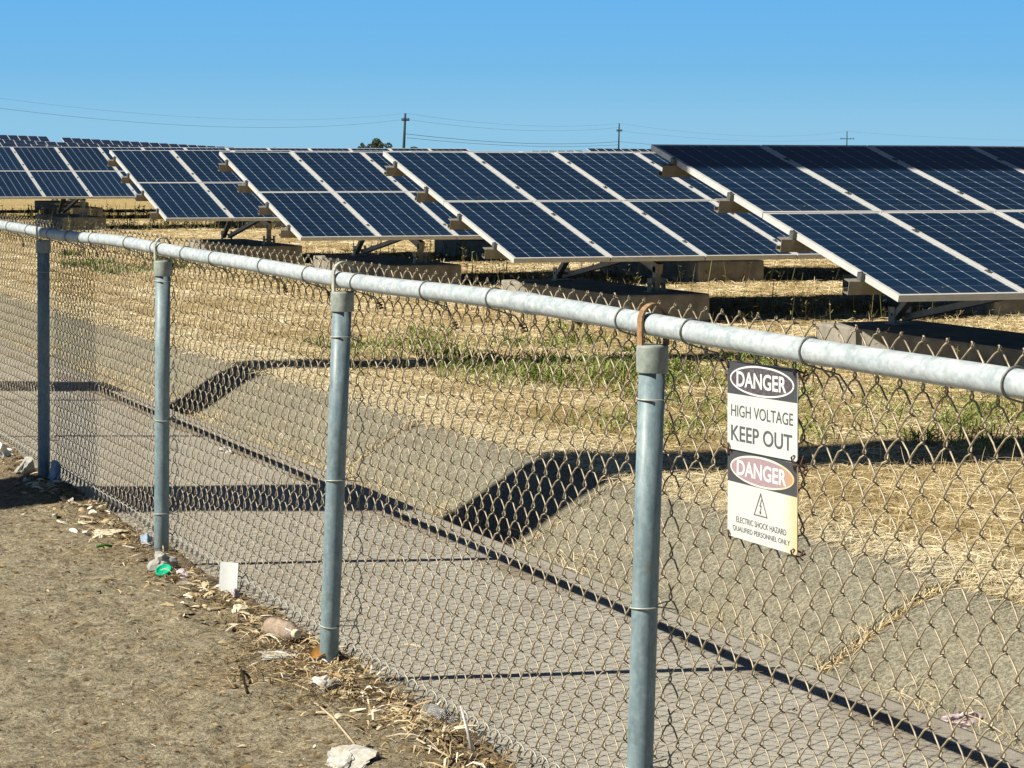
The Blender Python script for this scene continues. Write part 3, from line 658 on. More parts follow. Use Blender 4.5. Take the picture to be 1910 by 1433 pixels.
# belly of the fabric, small sideways drift, and irregular hand-bent spirals
paths[..., 0] += XF + 0.016*smooth_noise(yy, zz, 2.2, 2.0, 1)*np.sin(np.pi*np.clip(zz/1.26, 0, 1)) + 0.010*smooth_noise(yy, zz, 6, 5, 4)*(zz/1.3).clip(0, 1)
paths[..., 2] += Z0 + 0.012*smooth_noise(yy, zz*0.2, 2.0, 0.5, 2)*(1-zz/1.4) + 0.004*smooth_noise(yy, zz, 5, 3, 3)
paths[..., 1] += 0.012*smooth_noise(yy, zz, 2.5, 2.5, 5) + rng.normal(0, 0.0011, yy.shape)
paths[..., 2] += rng.normal(0, 0.0011, yy.shape)
paths[..., 0] -= 0.02*np.exp(-((zz)/0.10)**2)*(0.5+0.5*smooth_noise(yy, zz, 1.5, 0, 9))
Vw, Qw = tubes_np(paths, 0.0020, 6)
for _ in range(26):
    ky, kz = rng.uniform(3.5, 14), rng.uniform(0.15, 1.1); g = np.exp(-(((paths[..., 1]-ky)/0.06)**2 + ((paths[..., 2]-kz)/0.07)**2))
    paths[..., 0] += g*rng.normal(0, 0.014); paths[..., 1] += g*rng.normal(0, 0.009); paths[..., 2] += g*rng.normal(0, 0.009)
# twisted ends above the rail
top = paths[:, -1]; pk = []
for w in range(NW):
    p = top[w]; out_ = 1 if (NH + w % 2) % 2 else -1
    l = rng.uniform(0.8, 1.2)
    pk.append([p + [0, 0, -0.003], p + [out_*0.003, out_*0.002, 0.001], p + [out_*0.004, out_*0.005*l, 0.004], p + [out_*0.004, out_*0.009*l, 0.007*l]])
Vp, Qp = tubes_np(np.array(pk), 0.0021, 6)
bot = paths[:, 0]; pk = []
for w in range(NW):
    p = bot[w]; sgn = 1 if w % 2 else -1; l = rng.uniform(0.7, 1.5)
    pk.append([p, p + [-0.004, sgn*0.004, -0.006], p + [-0.008, sgn*0.007, -0.014*l], p + [-0.010, sgn*0.003, -0.024*l]])
Vb, Qb = tubes_np(np.array(pk), 0.002, 5)
Vall = np.concatenate([Vw, Vp, Vb]); Qall = np.concatenate([Qw, Qp+len(Vw), Qb+len(Vw)+len(Vp)])
Vall -= np.array([FO.x, FO.y, 0])
o = link('wire_mesh', np_mesh('wire_mesh', Vall, Qall, [M['wire']], None, True), fence)
# wavy tension wire along the foot
yv = np.arange(-1.4, 17.8, 0.0108)
xs_ = XF - 0.016 - 0.02*(0.5+0.5*smooth_noise(yv, yv*0, 1.5, 0, 9)) + 0.006*np.cos(2*np.pi*yv/(2*A_))
zs_ = Z0 + 0.034 + 0.0125*np.sin(2*np.pi*yv/(2*A_)) + 0.012*smooth_noise(yv, yv*0, 2.0, 0.5, 2) + 0.004*smooth_noise(yv, yv*0, 9, 1, 12)
Vt, Qt = tubes_np(np.stack([xs_, yv, zs_], -1)[None], 0.0027, 6); Vt = Vt - np.array([FO.x, FO.y, 0])
link('bottom_wire', np_mesh('bottom_wire', Vt, Qt, [M['coil']], None, True), fence)

# ------------------------------------------------------------------ the two warning signs
def sign_mat(name, base, stain=None, scuff=None):
    m, t, n, b = newmat(name); v = coord(t)
    f = nz(t, v, 60, 5, 0.65)
    c = mixc(t, ramp(t, f, [(0.35, (0, 0, 0)), (0.7, (1, 1, 1))]), base, tuple(x*0.9 for x in base))
    if stain:
        sp = t.nodes.new('ShaderNodeSeparateXYZ'); t.links.new(v, sp.inputs[0])
        g = nz(t, v, 14, 5, 0.6, (1, 0.15, 1))
        k = mth(t, 'ADD', mth(t, 'MULTIPLY', mth(t, 'SUBTRACT', sp.outputs[0], stain[0]), stain[1]), mth(t, 'MULTIPLY', mth(t, 'SUBTRACT', g, 0.5), 1.2))
        c = mixc(t, ramp(t, k, [(0.0, (0, 0, 0)), (0.6, (0.65, 0.65, 0.65)), (1.0, (0.95, 0.95, 0.95))]), c, stain[2])
    if scuff:
        g = nz(t, v, 130, 4, 0.7); c = mixc(t, ramp(t, g, [(0.5, (0, 0, 0)), (0.66, (0.7, 0.7, 0.7))]), c, scuff)
    t.links.new(c, b.inputs['Base Color']); b.inputs['Roughness'].default_value = 0.45; b.inputs['Specular IOR Level'].default_value = 0.35
    return m
M['s_white'] = sign_mat('sign_white', (0.64, 0.67, 0.65))
M['s_white2'] = sign_mat('stained_sign_white', (0.64, 0.66, 0.63), (0.252, 14, (0.66, 0.50, 0.22)))
M['s_black'] = sign_mat('faded_black', (0.066, 0.070, 0.080))
M['s_oval1'] = sign_mat('faded_oval', (0.085, 0.075, 0.088), None, (0.21, 0.19, 0.20))
M['s_oval2'] = sign_mat('bleached_red_oval', (0.38, 0.27, 0.30), (0.235, 12, (0.60, 0.36, 0.10)), (0.40, 0.33, 0.35))
M['s_ring'] = sign_mat('sign_ring', (0.80, 0.79, 0.78))
M['s_ring2'] = sign_mat('stained_ring', (0.78, 0.74, 0.66), (0.20, 7, (0.72, 0.42, 0.10)))
M['s_ink'] = sign_mat('sign_ink', (0.10, 0.115, 0.12))
def ellipse(cx, cy, rx, ry, z0, z1, n=56):
    mb = MB(); a = [2*math.pi*i/n for i in range(n)]
    vs = [(cx+rx*math.cos(t), cy+ry*math.sin(t), z1) for t in a] + [(cx+rx*math.cos(t), cy+ry*math.sin(t), z0) for t in a]
    mb.add(vs, [tuple(range(n))] + [(n+i, n+(i+1) % n, (i+1) % n, i) for i in range(n)]); return mb
def lettering(txt, cx, cy, w, h, z, mat, parent, bold=0.0):
    cu = bpy.data.curves.new('lettering', 'FONT'); cu.body = txt; cu.size = 1.0; cu.offset = bold; cu.extrude = 0.0; cu.resolution_u = 6
    o = bpy.data.objects.new('lettering', cu); COL.objects.link(o)
    dg = bpy.context.evaluated_depsgraph_get(); dg.update()
    me = bpy.data.meshes.new_from_object(o.evaluated_get(dg)); bpy.data.objects.remove(o); bpy.data.curves.remove(cu)
    n = len(me.vertices); c = np.zeros(n*3); me.vertices.foreach_get('co', c); c = c.reshape(-1, 3)
    lo, hi = c[:, :2].min(0), c[:, :2].max(0)
    c[:, :2] = (c[:, :2]-(lo+hi)/2)/(hi-lo)*np.array([w, h]) + np.array([cx, cy]); c[:, 2] = z
    me.vertices.foreach_set('co', c.ravel().astype(np.float32)); me.materials.clear(); me.materials.append(mat); me.update()
    me.name = 'lettering'; return link('lettering', me, parent)
def sign(y_left, z_bot, roll, x, label, two):
    root = empty('warning_sign', (x, y_left, z_bot)); tag(root, label, 'sign', 'danger signs wired to the fence')
    mr_ = Matrix(((0, -1, 0), (0, 0, 1), (-1, 0, 0))).transposed() @ Matrix.Rotation(roll, 3, 'Z')
    root.rotation_euler = mr_.to_euler()
    root.scale = (1.04, 1, 1); Wd, Hd = 0.312, 0.190
    # plate with rounded corners
    n = 6; pts = []; rc = 0.008
    for cx, cy, a0 in ((Wd-rc, rc, -90), (Wd-rc, Hd-rc, 0), (rc, Hd-rc, 90), (rc, rc, 180)):
        pts += [(cx+rc*math.cos(rad(a0+90*i/n)), cy+rc*math.sin(rad(a0+90*i/n))) for i in range(n+1)]
    k = len(pts); mb = MB(); mb.add([(a, b_, 0) for a, b_ in pts] + [(a, b_, -0.002) for a, b_ in pts], [tuple(range(k)), tuple(range(2*k-1, k-1, -1))] + [(k+i, k+(i+1) % k, (i+1) % k, i) for i in range(k)])
    mb.build('sign_plate', M['s_white2'] if two else M['s_white'], root)
    bh = 0.070
    band = MB(); rc2 = 0.007; pts = [(0.001, Hd-bh), (Wd-0.001, Hd-bh)]
    for cx, cy, a0 in ((Wd-rc2-0.001, Hd-rc2-0.001, 0), (rc2+0.001, Hd-rc2-0.001, 90)):
        pts += [(cx+rc2*math.cos(rad(a0+90*i/n)), cy+rc2*math.sin(rad(a0+90*i/n))) for i in range(n+1)]
    k = len(pts); band.add([(a, b_, 0.0004) for a, b_ in pts], [tuple(range(k))]); band.build('header_band', M['s_black'], root)
    cy = Hd-0.0365; cx = Wd/2
    ellipse(cx, cy, 0.143, 0.0325, 0.0004, 0.0007).build('oval_ring', M['s_ring2'] if two else M['s_ring'], root)
    ellipse(cx, cy, 0.137, 0.0283, 0.0007, 0.0010).build('oval', M['s_oval2'] if two else M['s_oval1'], root)
    lettering('DANGER', cx, cy, 0.222, 0.0335, 0.0014, M['s_ring'], root, 0.022)
    if not two:
        lettering('HIGH VOLTAGE', cx, Hd*0.445, 0.276, 0.0255, 0.0006, M['s_ink'], root, 0.004)
        lettering('KEEP OUT', cx-0.002, Hd*0.19, 0.272, 0.034, 0.0006, M['s_ink'], root, 0.012)
    else:
        tcx, t0, t1 = Wd*0.49, Hd*0.315, Hd*0.585
        mb = MB(); o3 = [(tcx, t1), (tcx-0.031, t0), (tcx+0.031, t0)]; i3 = [(tcx, t1-0.0065), (tcx-0.0265, t0+0.0023), (tcx+0.0265, t0+0.0023)]
        mb.add([(a, b_, 0.0006) for a, b_ in o3+i3], [(0,1,4,3), (1,2,5,4), (2,0,3,5)])
        zz_ = [(0.0045, 0.0365), (-0.0040, 0.0215), (0.0030, 0.0225), (-0.0015, 0.0085)]
        for (ax, ay), (bx_, by_) in zip(zz_[:-1], zz_[1:]):
            d = Vector((bx_-ax, by_-ay)); d.normalize(); nx, ny = -d.y*0.0013, d.x*0.0013
            mb.add([(tcx+ax+nx, t0+ay+ny, 0.0006), (tcx+ax-nx, t0+ay-ny, 0.0006), (tcx+bx_-nx, t0+by_-ny, 0.0006), (tcx+bx_+nx, t0+by_+ny, 0.0006)], [(0, 1, 2, 3)])
        mb.add([(tcx-0.0055, t0+0.0115, 0.0006), (tcx-0.0028, t0+0.0035, 0.0006), (tcx+0.0035, t0+0.0095, 0.0006)], [(0, 1, 2)])
        mb.build('shock_symbol', M['s_ink'], root)
        lettering('ELECTRIC SHOCK HAZARD', cx-0.002, Hd*0.215, 0.224, 0.0125, 0.0006, M['s_ink'], root, 0.002)
        lettering('QUALIFIED PERSONNEL ONLY', cx-0.002, Hd*0.105, 0.256, 0.0128, 0.0006, M['s_ink'], root, 0.002)
    # rusty wires through the corner holes
    for (a, b_) in ([(0.006, Hd-0.004), (Wd-0.006, Hd-0.006), (0.012, 0.008), (Wd-0.014, 0.008)]):
        mb = MB(); p0 = Vector((a, b_, 0.001)); r_ = random.uniform
        sg = 1 if a > Wd/2 else -1
        pts = [p0+Vector((sg*0.012, -0.004, -0.016)), p0+Vector((sg*0.003, 0.004, 0.003)), p0+Vector((-sg*0.003, 0.0, 0.004)), p0+Vector((-sg*0.001, -0.010, 0.002)), p0+Vector((sg*0.008, -0.012, -0.010)),
               p0+Vector((sg*0.014, -0.006, -0.02)), p0+Vector((sg*0.017, 0.004, -0.014)), p0+Vector((sg*0.013, -0.013, -0.009)), p0+Vector((sg*0.020, -0.018, -0.012))]
        mb.tube(pts, 0.0021, 5); mb.build('fixing_wire', M['rustwire'], root, True)
    return root
sign(4.874, 1.0045, 0.022, 2.379, 'upper danger sign reading high voltage keep out', False)
sign(4.880, 0.8140, 0.010, 2.384, 'lower yellow stained danger sign with shock triangle', True)

# ------------------------------------------------------------------ far poles, wires, trees
PG = 'timber poles on the skyline'
def utility_pole(top, base_z, lean, r0, arms, label):
    root = tag(empty('utility_pole', (top[0]-lean, top[1], base_z)), label, 'utility pole', PG)
    H = top[2]-base_z
    mb = MB(); mb.tube([(0, 0, 0), (lean*.5, 0, H*.5), (lean, 0, H)], [r0*1.25, r0*1.1, r0*.85], 10); mb.build('pole_shaft', M['pole'], root, True)
    for (zf, hw) in arms:
        mb = MB(); z = H*zf; dx = lean*zf; mb.bar((dx-hw, -hw*.3-0.3, z), (dx+hw, hw*.3-0.3, z), .28, .3)
        for u in (-.9, -.45, .45, .9): mb.tube([(dx+hw*u, -.3+hw*u*.3, z+.15), (dx+hw*u, -.3+hw*u*.3, z+.55)], .12, 6)
        mb.build('cross_arm', M['pole'], root)
P1, P2, P3, P0 = (186.763, 553, 11.3), (328.29, 755, 12.2), (600.2, 1100, 14.0), (51.9, 350, 10.3)
utility_pole(P1, 0, 0.55, 0.28, ((0.86, 1.0),), 'tallest timber pole on the skyline, beside the round trees')
utility_pole(P2, 0, 0.25, 0.24, ((0.80, 1.1),), 'timber pole with a short cross arm, left of the nearest array')
utility_pole(P3, 0, 0.1, 0.26, ((0.74, 4.6),), 'far timber pole with a wide cross arm above the nearest array')
utility_pole(P0, 0, 0.0, 0.24, ((0.86, 1.0),), 'timber pole standing beyond the left edge of the photo')
utility_pole((1130, 1600, 17), 0, 0.0, 0.24, ((0.8, 2.0),), 'timber pole standing beyond the right edge of the photo')
def span(p, q, sag, r, label):
    p, q = Vector(p), Vector(q); pts = [p.lerp(q, t) - Vector((0, 0, sag*4*t*(1-t))) for t in np.linspace(0, 1, 24)]
    mb = MB(); mb.tube(pts, r, 5); tag(mb.build('overhead_wire', M['cable'], None, True), label, 'overhead wire', 'overhead wires between the timber poles')
V3 = Vector
span(V3(P0), V3(P1)+V3((0, 0, 0)), 2.6, .013, 'upper overhead wire left of the tallest pole')
span(V3(P0)-V3((0, 0, 1.4)), V3(P1)-V3((0, 0, 1.35)), 2.7, .022, 'lower overhead wire left of the tallest pole')
span(V3(P1), V3(P2), 1.8, .022, 'topmost overhead wire between the first two poles')
span(V3(P1)-V3((0, 0, 1.35)), V3(P2)-V3((0, 0, 1.3)), 1.8, .026, 'second overhead wire between the first two poles')
span(V3(P1)-V3((0, 0, 4.7)), V3(P2)-V3((0, 0, 5.9)), 1.4, .06, 'thick low cable drooping between the first two poles')
span(V3(P1)-V3((-.4, 0, 5.6)), V3(P2)-V3((0, 0, 6.9)), 1.2, .05, 'lowest thin cable drooping between the first two poles')
span(V3(P2)-V3((0, 0, 0.0)), V3(P3)-V3((0, 0, 0)), 3.2, .024, 'upper overhead wire between the middle and far poles')
span(V3(P2)-V3((0, 0, 2.4)), V3(P3)-V3((0, 0, 3.6)), 2.2, .026, 'middle overhead wire between the middle and far poles')
span(V3(P2)-V3((0, 0, 5.9)), V3(P3)-V3((0, 0, 7.5)), 2.0, .05, 'low cable leaving the middle pole to the right')
span(V3(P3), V3((1130, 1600, 17)), 3.5, .03, 'overhead wire leaving the far pole to the right')
def tree(x, y, h, rx, rz, label, n, seed, kind='tree'):
    r = np.random.default_rng(seed); root = tag(empty(kind, (x, y, 0)), label, 'tree' if kind == 'tree' else 'bush', 'round trees on the skyline' if kind == 'tree' else 'low bushes on the skyline')
    mb = MB(); mb.tube([(0, 0, 0), (.2, 0, h*.3), (0, 0, h*.62)], [rx*.09, rx*.07, rx*.03], 8)
    for k in range(5):
        a = k*1.3; mb.tube([(.1, 0, h*.35), (math.cos(a)*rx*.5, math.sin(a)*rx*.5, h*.66)], [rx*.05, rx*.02], 6)
    mb.build('trunk', M['trunk'], root)
    cl = [(r.normal(0, rx*.42), r.normal(0, rx*.4), h-rz+r.normal(0, rz*.38), r.uniform(.26, .48)*rx) for _ in range(15)] + [(0, 0, h-rz*.45, rx*.4)]
    ps = []
    for cx, cy, cz, cr in cl:
        q = r.normal(0, 1, (n, 3)); q /= np.linalg.norm(q, axis=1, keepdims=True); ps.append(q*cr*r.uniform(.7, 1.0, (n, 1)) + [cx, cy, min(cz, h-cr*.8)])
    B = np.concatenate(ps); N = len(B)
    V, Q, T = blades_np(B, r.uniform(0, 6.28, N), np.full(N, rx*.13), np.zeros(N), np.full(N, rx*.09), r.uniform(-.1, .05, N)*rx, r.uniform(-1.5, 1.5, N), r.uniform(0, 1, N), 3)
    link('crown', np_mesh('crown', V, Q, [M['leafy']], T), root)
tree(455.6, 1400, 11.3, 5.6, 5.2, 'larger round tree on the skyline left of the tallest pole', 300, 3)
tree(446.6, 1400, 9.1, 2.6, 3.4, 'smaller round tree on the skyline beside the larger one', 220, 4)
tree(478.5, 1400, 6.6, 3.6, 2.2, 'flat topped bush on the skyline just right of the tallest pole', 200, 6, 'bush')
tree(393.0, 1400, 6.2, 1.8, 2.2, 'tiny dark bush on the skyline at the low end of the stepped array', 80, 5, 'bush')

# ------------------------------------------------------------------ two tall masts out to the west, whose shadows cross fence, ditch and field
def mast(x, y, r, h, label):
    root = tag(empty('steel_mast', (x, y, 0)), label, 'mast', 'steel masts west of the fence')
    mb = MB(); mb.tube([(0, 0, 0), (0, 0, h*.5), (0, 0, h)], [r*1.04, r, r*.96], 32); mb.build('mast_shaft', M['mast'], root, True)
    mb = MB(); mb.lathe([(0, 0), (r*1.6, 0), (r*1.6, .06), (r*1.02, .061)], 32); mb.build('base_plate', M['mast'], root)
    mb = MB(); mb.box((-1.2, -.15, h), (1.2, .15, h+.2)); mb.build('head_frame', M['mast'], root)
mast(-9.0, 12.47, 0.52, 25, 'broad grey steel mast nearer the camera, west of the fence')
mast(-9.0, 18.97, 0.42, 30, 'taller slimmer grey steel mast farther off, west of the fence')

# ------------------------------------------------------------------ litter along the fence
def dz(x, y): return dirt_z(x, y)
def crumple(name, x, y, sx, sy, sz, mat, label, cat, seed, flat=0.25, rz=0.0, sub=4, z=None, group=None):
    bm = bmesh.new(); bmesh.ops.create_icosphere(bm, subdivisions=sub-1, radius=1.0)
    rr = random.Random(seed); pl = [(Vector((rr.gauss(0, 1), rr.gauss(0, 1), rr.gauss(0, .6))).normalized(), rr.uniform(0.45, 0.85)) for _ in range(13)]
    for v in bm.verts:
        p = v.co.copy(); q = p*1.3 + Vector((seed*3.1, seed*1.7, seed))
        for d, c_ in pl:                       # folded facets: squash the ball against random planes
            e = p.dot(d) - c_
            if e > 0: p -= d*(e*1.35)
        k = 1 + 0.42*noise.noise(q) - 0.30*abs(noise.noise(q*2.1)) + 0.10*noise.noise(q*5.3)
        p *= k; p += Vector((rr.gauss(0, 1), rr.gauss(0, 1), rr.gauss(0, 1)))*0.022
        p.z = max(p.z, -flat + 0.03*noise.noise(q*3)); v.co = Vector((p.x*sx, p.y*sy, (p.z+flat)*sz))
    me = bpy.data.meshes.new(name); bm.to_mesh(me); bm.free(); me.materials.append(mat)
    o = link(name, me, None, (x, y, (dz(x, y) if z is None else z)-0.002)); o.rotation_euler.z = rz
    return tag(o, label, cat, group)
def plast(name, col, rough=0.4, trans=0.0):
    m, t, n, b = newmat(name); v = coord(t); f = nz(t, v, 45, 5, 0.7)
    g = nz(t, v, 14, 4, 0.6)
    t.links.new(mixc(t, ramp(t, g, [(0.5, (0, 0, 0)), (0.72, (0.6, 0.6, 0.6))]), ramp(t, f, [(0.3, tuple(c*.6 for c in col)), (0.62, col)]), tuple(c*s_ for c, s_ in zip(col, (.55, .47, .36)))), b.inputs['Base Color'])
    b.inputs['Roughness'].default_value = rough; b.inputs['Transmission Weight'].default_value = trans; b.inputs['IOR'].default_value = 1.16
    return m
M['p_grey'] = plast('grey_film', (0.44, 0.44, 0.40), 0.3); M['p_white'] = plast('white_paper', (0.62, 0.60, 0.55), 0.8)
M['p_blue'] = plast('pale_blue_film', (0.36, 0.46, 0.58), 0.35); M['p_cream'] = plast('cream_paper', (0.74, 0.66, 0.48), 0.7)
M['p_clear'] = plast('clear_plastic', (0.82, 0.82, 0.80), 0.12, 0.75); M['p_amber'] = plast('amber_plastic', (0.86, 0.70, 0.55), 0.15, 0.6)
M['p_green'] = plast('green_plastic', (0.01, 0.50, 0.28), 0.35); M['p_pink'] = plast('pinkish_paper', (0.68, 0.56, 0.58), 0.7)
M['card'] = plast('white_card', (0.85, 0.85, 0.82), 0.6); M['leafm'] = plast('orange_leaf', (0.45, 0.22, 0.06), 0.6)
M['stick'] = plast('pale_stick', (0.62, 0.52, 0.36), 0.7); M['twig'] = plast('dark_twig', (0.05, 0.035, 0.02), 0.8); M['whitest'] = plast('white_plastic_rod', (0.8, 0.8, 0.76), 0.4)
M['gleaf'] = plast('green_scrap', (0.06, 0.22, 0.04), 0.6)
crumple('plastic_bag', 2.275, 9.72, 0.065, 0.085, 0.055, M['p_grey'], 'crumpled translucent grey bag at the foot of the second fence post from left', 'plastic bag', 1)
crumple('paper_scrap', 2.29, 9.47, 0.03, 0.05, 0.025, M['p_pink'], 'small pale pink paper right of the green bottle cap', 'paper', 2)
crumple('paper_scrap', 2.26, 10.62, 0.085, 0.16, 0.016, M['p_cream'], 'long cream wrapper lying flat left of the second fence post', 'paper', 3, 0.1, 0.5)
crumple('paper_scrap', 2.22, 10.98, 0.05, 0.07, 0.012, M['p_cream'], 'small cream scrap lying beyond the long cream wrapper', 'paper', 31, 0.1, 0.2)
crumple('paper_scrap', 1.99, 6.37, 0.125, 0.13, 0.040, M['p_white'], 'large crumpled white sheet at the bottom edge of the photo', 'paper', 4, 0.10, 0.3, 5)
crumple('paper_scrap', 2.20, 7.83, 0.105, 0.085, 0.018, M['p_white'], 'torn white paper lying under the plastic bottle', 'paper', 5, 0.1, 0.2, 5)
crumple('plastic_bag', 2.285, 12.86, 0.07, 0.10, 0.075, M['p_grey'], 'grey bag in the shade left of the leftmost fence post', 'plastic bag', 6)
crumple('plastic_bag', 2.375, 12.54, 0.05, 0.13, 0.075, M['p_blue'], 'pale blue bag in the shade right of the leftmost fence post', 'plastic bag', 7)
crumple('foam_lump', 2.27, 13.55, 0.07, 0.09, 0.085, M['card'], 'white foam lump at the left edge beneath the fence', 'foam', 8, 0.5)
crumple('plastic_bag', 2.20, 7.22, 0.06, 0.075, 0.042, M['p_clear'], 'small clear wad of plastic right of the third fence post', 'plastic bag', 9)
crumple('paper_scrap', 2.185, 7.29, 0.04, 0.06, 0.03, M['p_white'], 'white scrap touching the small clear wad of plastic', 'paper', 10)
crumple('paper_scrap', 2.33, 8.84, 0.028, 0.04, 0.026, M['p_pink'], 'small whitish wad on the ground right of the white card', 'paper', 12)
crumple('paper_scrap', 2.27, 8.52, 0.05, 0.05, 0.02, M['p_cream'], 'cream wad between the white card and the plastic bottle', 'paper', 13)
crumple('paper_scrap', 2.33, 10.25, 0.035, 0.10, 0.05, M['p_blue'], 'bluish film caught behind the mesh left of the second post', 'paper', 14)
crumple('paper_scrap', 3.69, 14.17, 0.06, 0.11, 0.03, M['p_white'], 'white scrap lying on the path beyond the mesh', 'paper', 15, 0.25, 0, 4, path_z(3.69))
crumple('paper_scrap', 4.50, 7.36, 0.09, 0.11, 0.05, M['p_pink'], 'crumpled pinkish paper in the ditch at lower right', 'paper', 16, 0.25, 0.5, 5, -0.31)
crumple('paper_scrap', 2.36, 6.72, 0.05, 0.09, 0.035, M['p_clear'], 'clear film under the mesh left of the white rod', 'plastic film', 17)
# green cap
mb = MB(); mb.lathe([(0.0, 0.006), (0.021, 0.005), (0.026, 0.010), (0.029, 0.014), (0.032, 0.012), (0.033, 0.0), (0.030, -0.002)], 28)
o = mb.build('bottle_cap', M['p_green'], None, True); o.location = (2.235, 9.565, dz(2.235, 9.565)+0.020); o.rotation_euler = (0.35, -0.45, 0.2); tag(o, 'bright green plastic lid below the grey bag', 'lid')
# white card leaning on the mesh
mb = MB(); n = 6
for s_ in (0.0, 0.0022):
    mb.add([(0.006*math.sin(i/n*3.0) + s_, -0.042 + 0.084*i/n, z) for z in (0, 0.115) for i in range(n+1)], [(i, i+1, n+2+i, n+1+i) if s_ else (n+1+i, n+2+i, i+1, i) for i in range(n)])
o = mb.build('white_card', M['s_white'], None, True); o.location = (2.335, 8.975, dz(2.33, 8.97)-0.004); o.rotation_euler = (0, 0.10, rad(38)); tag(o, 'upright blank white card leaning on the foot of the mesh', 'card')
# bottle lying on its side
bt = tag(empty('plastic_bottle', (2.27, 7.98, dz(2.27, 7.98)+0.036)), 'empty clear plastic bottle lying beside the third fence post', 'bottle')
mb = MB(); mb.lathe([(0.0, 0), (0.026, 0), (0.032, 0.006), (0.033, 0.03), (0.030, 0.042), (0.033, 0.055), (0.033, 0.078), (0.030, 0.086), (0.033, 0.096), (0.033, 0.115), (0.026, 0.140), (0.0145, 0.158), (0.0125, 0.165), (0.0125, 0.172)], 28)
o = mb.build('bottle_body', M['p_amber'], bt, True)
mb = MB(); mb.lathe([(0.0125, 0.160), (0.0155, 0.161), (0.0155, 0.178), (0.0135, 0.180), (0.0, 0.180)], 20); mb.build('screw_cap', M['p_cream'], bt, True)
bt.rotation_euler = (rad(90), 0, rad(15)); bt.location = (2.245, 8.07, dz(2.25, 8.0)+0.037)
# leaf and sticks
mb = MB(); n = 8
for k in range(n):
    a, b2 = k/n, (k+1)/n; wa, wb = 0.028*math.sin(a*math.pi)**.7, 0.028*math.sin(b2*math.pi)**.7
    za, zb_ = 0.03*math.sin(a*3.1), 0.03*math.sin(b2*3.1)
    mb.add([(-wa, a*.15, za+.014), (0, a*.15, za), (wa, a*.15, za+.012), (-wb, b2*.15, zb_+.014), (0, b2*.15, zb_), (wb, b2*.15, zb_+.012)], [(0,1,4,3), (1,2,5,4)])
o = mb.build('dry_leaf', M['leafm'], None, True); o.location = (2.24, 7.60, dz(2.24, 7.6)+.01); o.rotation_euler = (0, 0.2, rad(-60)); tag(o, 'curled orange brown leaf at the foot of the third post', 'leaf')
def stick(pts, r, mat, label, cat, name):
    mb = MB(); mb.tube([(x, y, dz(x, y)+r+h) for x, y, h in pts], r, 6); tag(mb.build(name, mat, None, True), label, cat)
stick([(2.11, 7.146, 0.0), (2.09, 6.85, .004), (2.065, 6.56, .002)], .0035, M['stick'], 'long pale straw stem pointing at the large crumpled sheet', 'stem', 'straw_stem')
mb = MB(); mb.tube([(2.34, 6.34, -.02), (2.322, 6.342, .06), (2.30, 6.345, .14)], [.006, .005, .003], 8); tag(mb.build('white_rod', M['whitest'], None, True), 'thin white rod stuck upright through the foot of the mesh', 'rod')
stick([(1.955, 7.29, .0), (1.985, 7.44, .014), (2.01, 7.56, .02), (2.04, 7.70, .01)], .0042, M['twig'], 'dark forked twig left of the pale straw stem', 'twig', 'dark_twig')
stick([(2.10, 10.19, .004), (2.14, 10.21, .012), (2.165, 10.2, .004)], .006, M['gleaf'], 'bright green scrap on the dirt below the long cream wrapper', 'scrap', 'green_scrap')
stick([(2.30, 6.62, .004), (2.22, 6.48, .01), (2.24, 6.25, .008)], .0032, M['stick'], 'curved pale stem lying by the white rod', 'stem', 'straw_stem')

# uncountable bits: straw, chips, twigs
parts = []
def litter_band(n, y0, y1, x0, sx, lo, hi, w0, w1, tmu, tsd, seed, thr=0.0, lift=0.016, arch=0.014):
    y = rng.uniform(y0, y1, n); x = x0 + rng.normal(0, sx, n)
    g = np.array([fbm(0, yy_, 0.8, 3, seed) for yy_ in y]) + rng.normal(0, .25, n)
    k = (g > thr) & (x < 2.47); x, y = x[k], y[k]; N = len(x)
    z = np.array([dirt_z(a, b_) for a, b_ in zip(x, y)])
    parts.append(blades_np(np.c_[x, y, z+0.002], rng.uniform(0, 6.28, N), rng.uniform(lo, hi, N), rng.uniform(0, arch, N), rng.uniform(w0, w1, N), rng.uniform(0, lift, N), rng.normal(0, 0.6, N), np.clip(rng.normal(tmu, tsd, N), 0, 1)))
litter_band(1700, 5.6, 14.5, 2.32, 0.055, 0.015, 0.08, 0.0015, 0.004, 0.55, 0.28, 1.0, -0.05)
litter_band(950, 6.0, 8.1, 2.28, 0.075, 0.025, 0.13, 0.002, 0.0075, 0.66, 0.24, 2.0, -0.25, 0.03, 0.03)
litter_band(500, 7.9, 9.0, 2.26, 0.07, 0.02, 0.08, 0.0015, 0.006, 0.5, 0.3, 2.0, -0.4)
litter_band(500, 9.0, 11.2, 2.28, 0.07, 0.02, 0.09, 0.002, 0.006, 0.5, 0.3, 3.0, -0.3)
litter_band(500, 11.2, 14.5, 2.32, 0.06, 0.02, 0.10, 0.002, 0.008, 0.5, 0.3, 5.0, -0.2)
# brown twiggy heap left of the third post, and broad pale flakes
litter_band(900, 7.0, 7.95, 2.16, 0.10, 0.02, 0.09, 0.0012, 0.004, 0.34, 0.25, 2.0, -0.6, 0.02, 0.02)
litter_band(190, 5.8, 8.8, 2.24, 0.09, 0.025, 0.06, 0.008, 0.02, 0.82, 0.15, 2.0, -0.4, 0.012, 0.012)
litter_band(200, 8.6, 13.8, 2.25, 0.09, 0.02, 0.075, 0.010, 0.030, 0.86, 0.2, 2.0, -0.4, 0.014, 0.012)
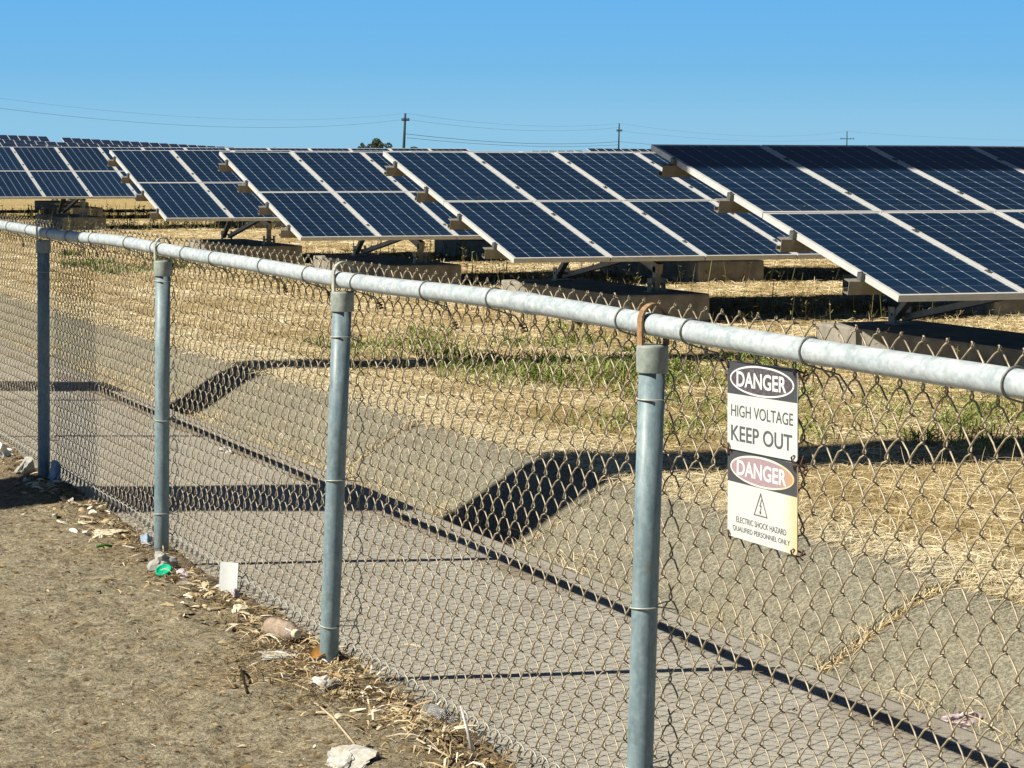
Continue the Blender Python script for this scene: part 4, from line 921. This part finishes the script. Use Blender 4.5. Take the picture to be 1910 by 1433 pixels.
# thin scatter over the open dirt
n = 11000; y = rng.uniform(5.0, 14, n)**1.0; x = 2.2 - rng.exponential(0.75, n); k = x > -0.9; x, y = x[k], y[k]; N = len(x)
z = np.array([dirt_z(a, b_) for a, b_ in zip(x, y)])
parts.append(blades_np(np.c_[x, y, z+0.0015], rng.uniform(0, 6.28, N), rng.gamma(2, 0.006, N)+0.005, rng.uniform(0, 0.003, N), rng.uniform(0.001, 0.0026, N), rng.uniform(0, 0.005, N), rng.normal(0, 0.3, N), np.clip(rng.normal(0.5, 0.3, N), 0, 1)))
n = 190; y = rng.uniform(5.0, 13, n); x = 2.25 - rng.exponential(0.7, n); N = n; z = np.array([dirt_z(a, b_) for a, b_ in zip(x, y)])
parts.append(blades_np(np.c_[x, y, z+0.003], rng.uniform(0, 6.28, N), rng.uniform(0.015, 0.05, N), rng.uniform(0, 0.008, N), rng.uniform(0.002, 0.009, N), rng.uniform(0, 0.012, N), rng.normal(0, 0.5, N), np.where(rng.random(N) < .4, rng.uniform(0, .25, N), rng.uniform(.55, 1, N))))
# a little on the path
n = 700; y = rng.uniform(5, 22, n); x = np.where(rng.random(n) < .6, 3.85 - rng.exponential(0.12, n), rng.uniform(2.55, 3.9, n)); N = n
parts.append(blades_np(np.c_[x, y, path_z(x)+0.006], rng.normal(1.57, 0.8, N), rng.uniform(0.02, 0.08, N), rng.uniform(0, 0.008, N), rng.uniform(0.002, 0.007, N), rng.uniform(0, 0.01, N), rng.normal(0, 0.4, N), np.clip(rng.normal(0.35, 0.25, N), 0, 1)))
n = 9000; y = rng.uniform(4.9, 13.5, n); x = 2.36 - rng.exponential(0.8, n); k = x > -0.8; x, y = x[k], y[k]; N = len(x)
z = np.array([dirt_z(a, b_) for a, b_ in zip(x, y)]); sz = rng.gamma(2.0, 0.0019, N).clip(0.001, 0.016)
oc = np.array([[1, 0, 0], [0, 1, 0], [-1, 0, 0], [0, -1, 0], [0, 0, .8], [0, 0, -.6]], float)[None]*(1+rng.normal(0, .25, (N, 6, 1)))
ca, sa = np.cos(x*977), np.sin(x*977); oc = np.stack([oc[..., 0]*ca[:, None]-oc[..., 1]*sa[:, None], oc[..., 0]*sa[:, None]+oc[..., 1]*ca[:, None], oc[..., 2]], -1)*sz[:, None, None]*[1.25, .9, .75]
Vc = (np.c_[x, y, z+0.001][:, None, :] + oc).reshape(-1, 3); i6 = np.arange(N)[:, None]*6
fq = np.array([[0, 1, 4, 4], [1, 2, 4, 4], [2, 3, 4, 4], [3, 0, 4, 4]]); ft = np.concatenate([i6[:, None, :] + fq[None]], 0).reshape(-1, 4)
clod = np_mesh('soil_crumbs', Vc, ft[:, :3], [M['litter']], np.repeat(np.clip(rng.normal(0.38, 0.16, N), 0.05, 0.95), 6))
tag(link('soil_crumbs', clod), 'small crumbs of soil and grit over the bare dirt', 'grit', None, 'stuff')
V, Q, T = join_np(parts)
tag(link('ground_litter', np_mesh('ground_litter', V, Q, [M['litter']], T)), 'broken straw, chips and twigs strewn along the foot of the fence', 'litter', None, 'stuff')
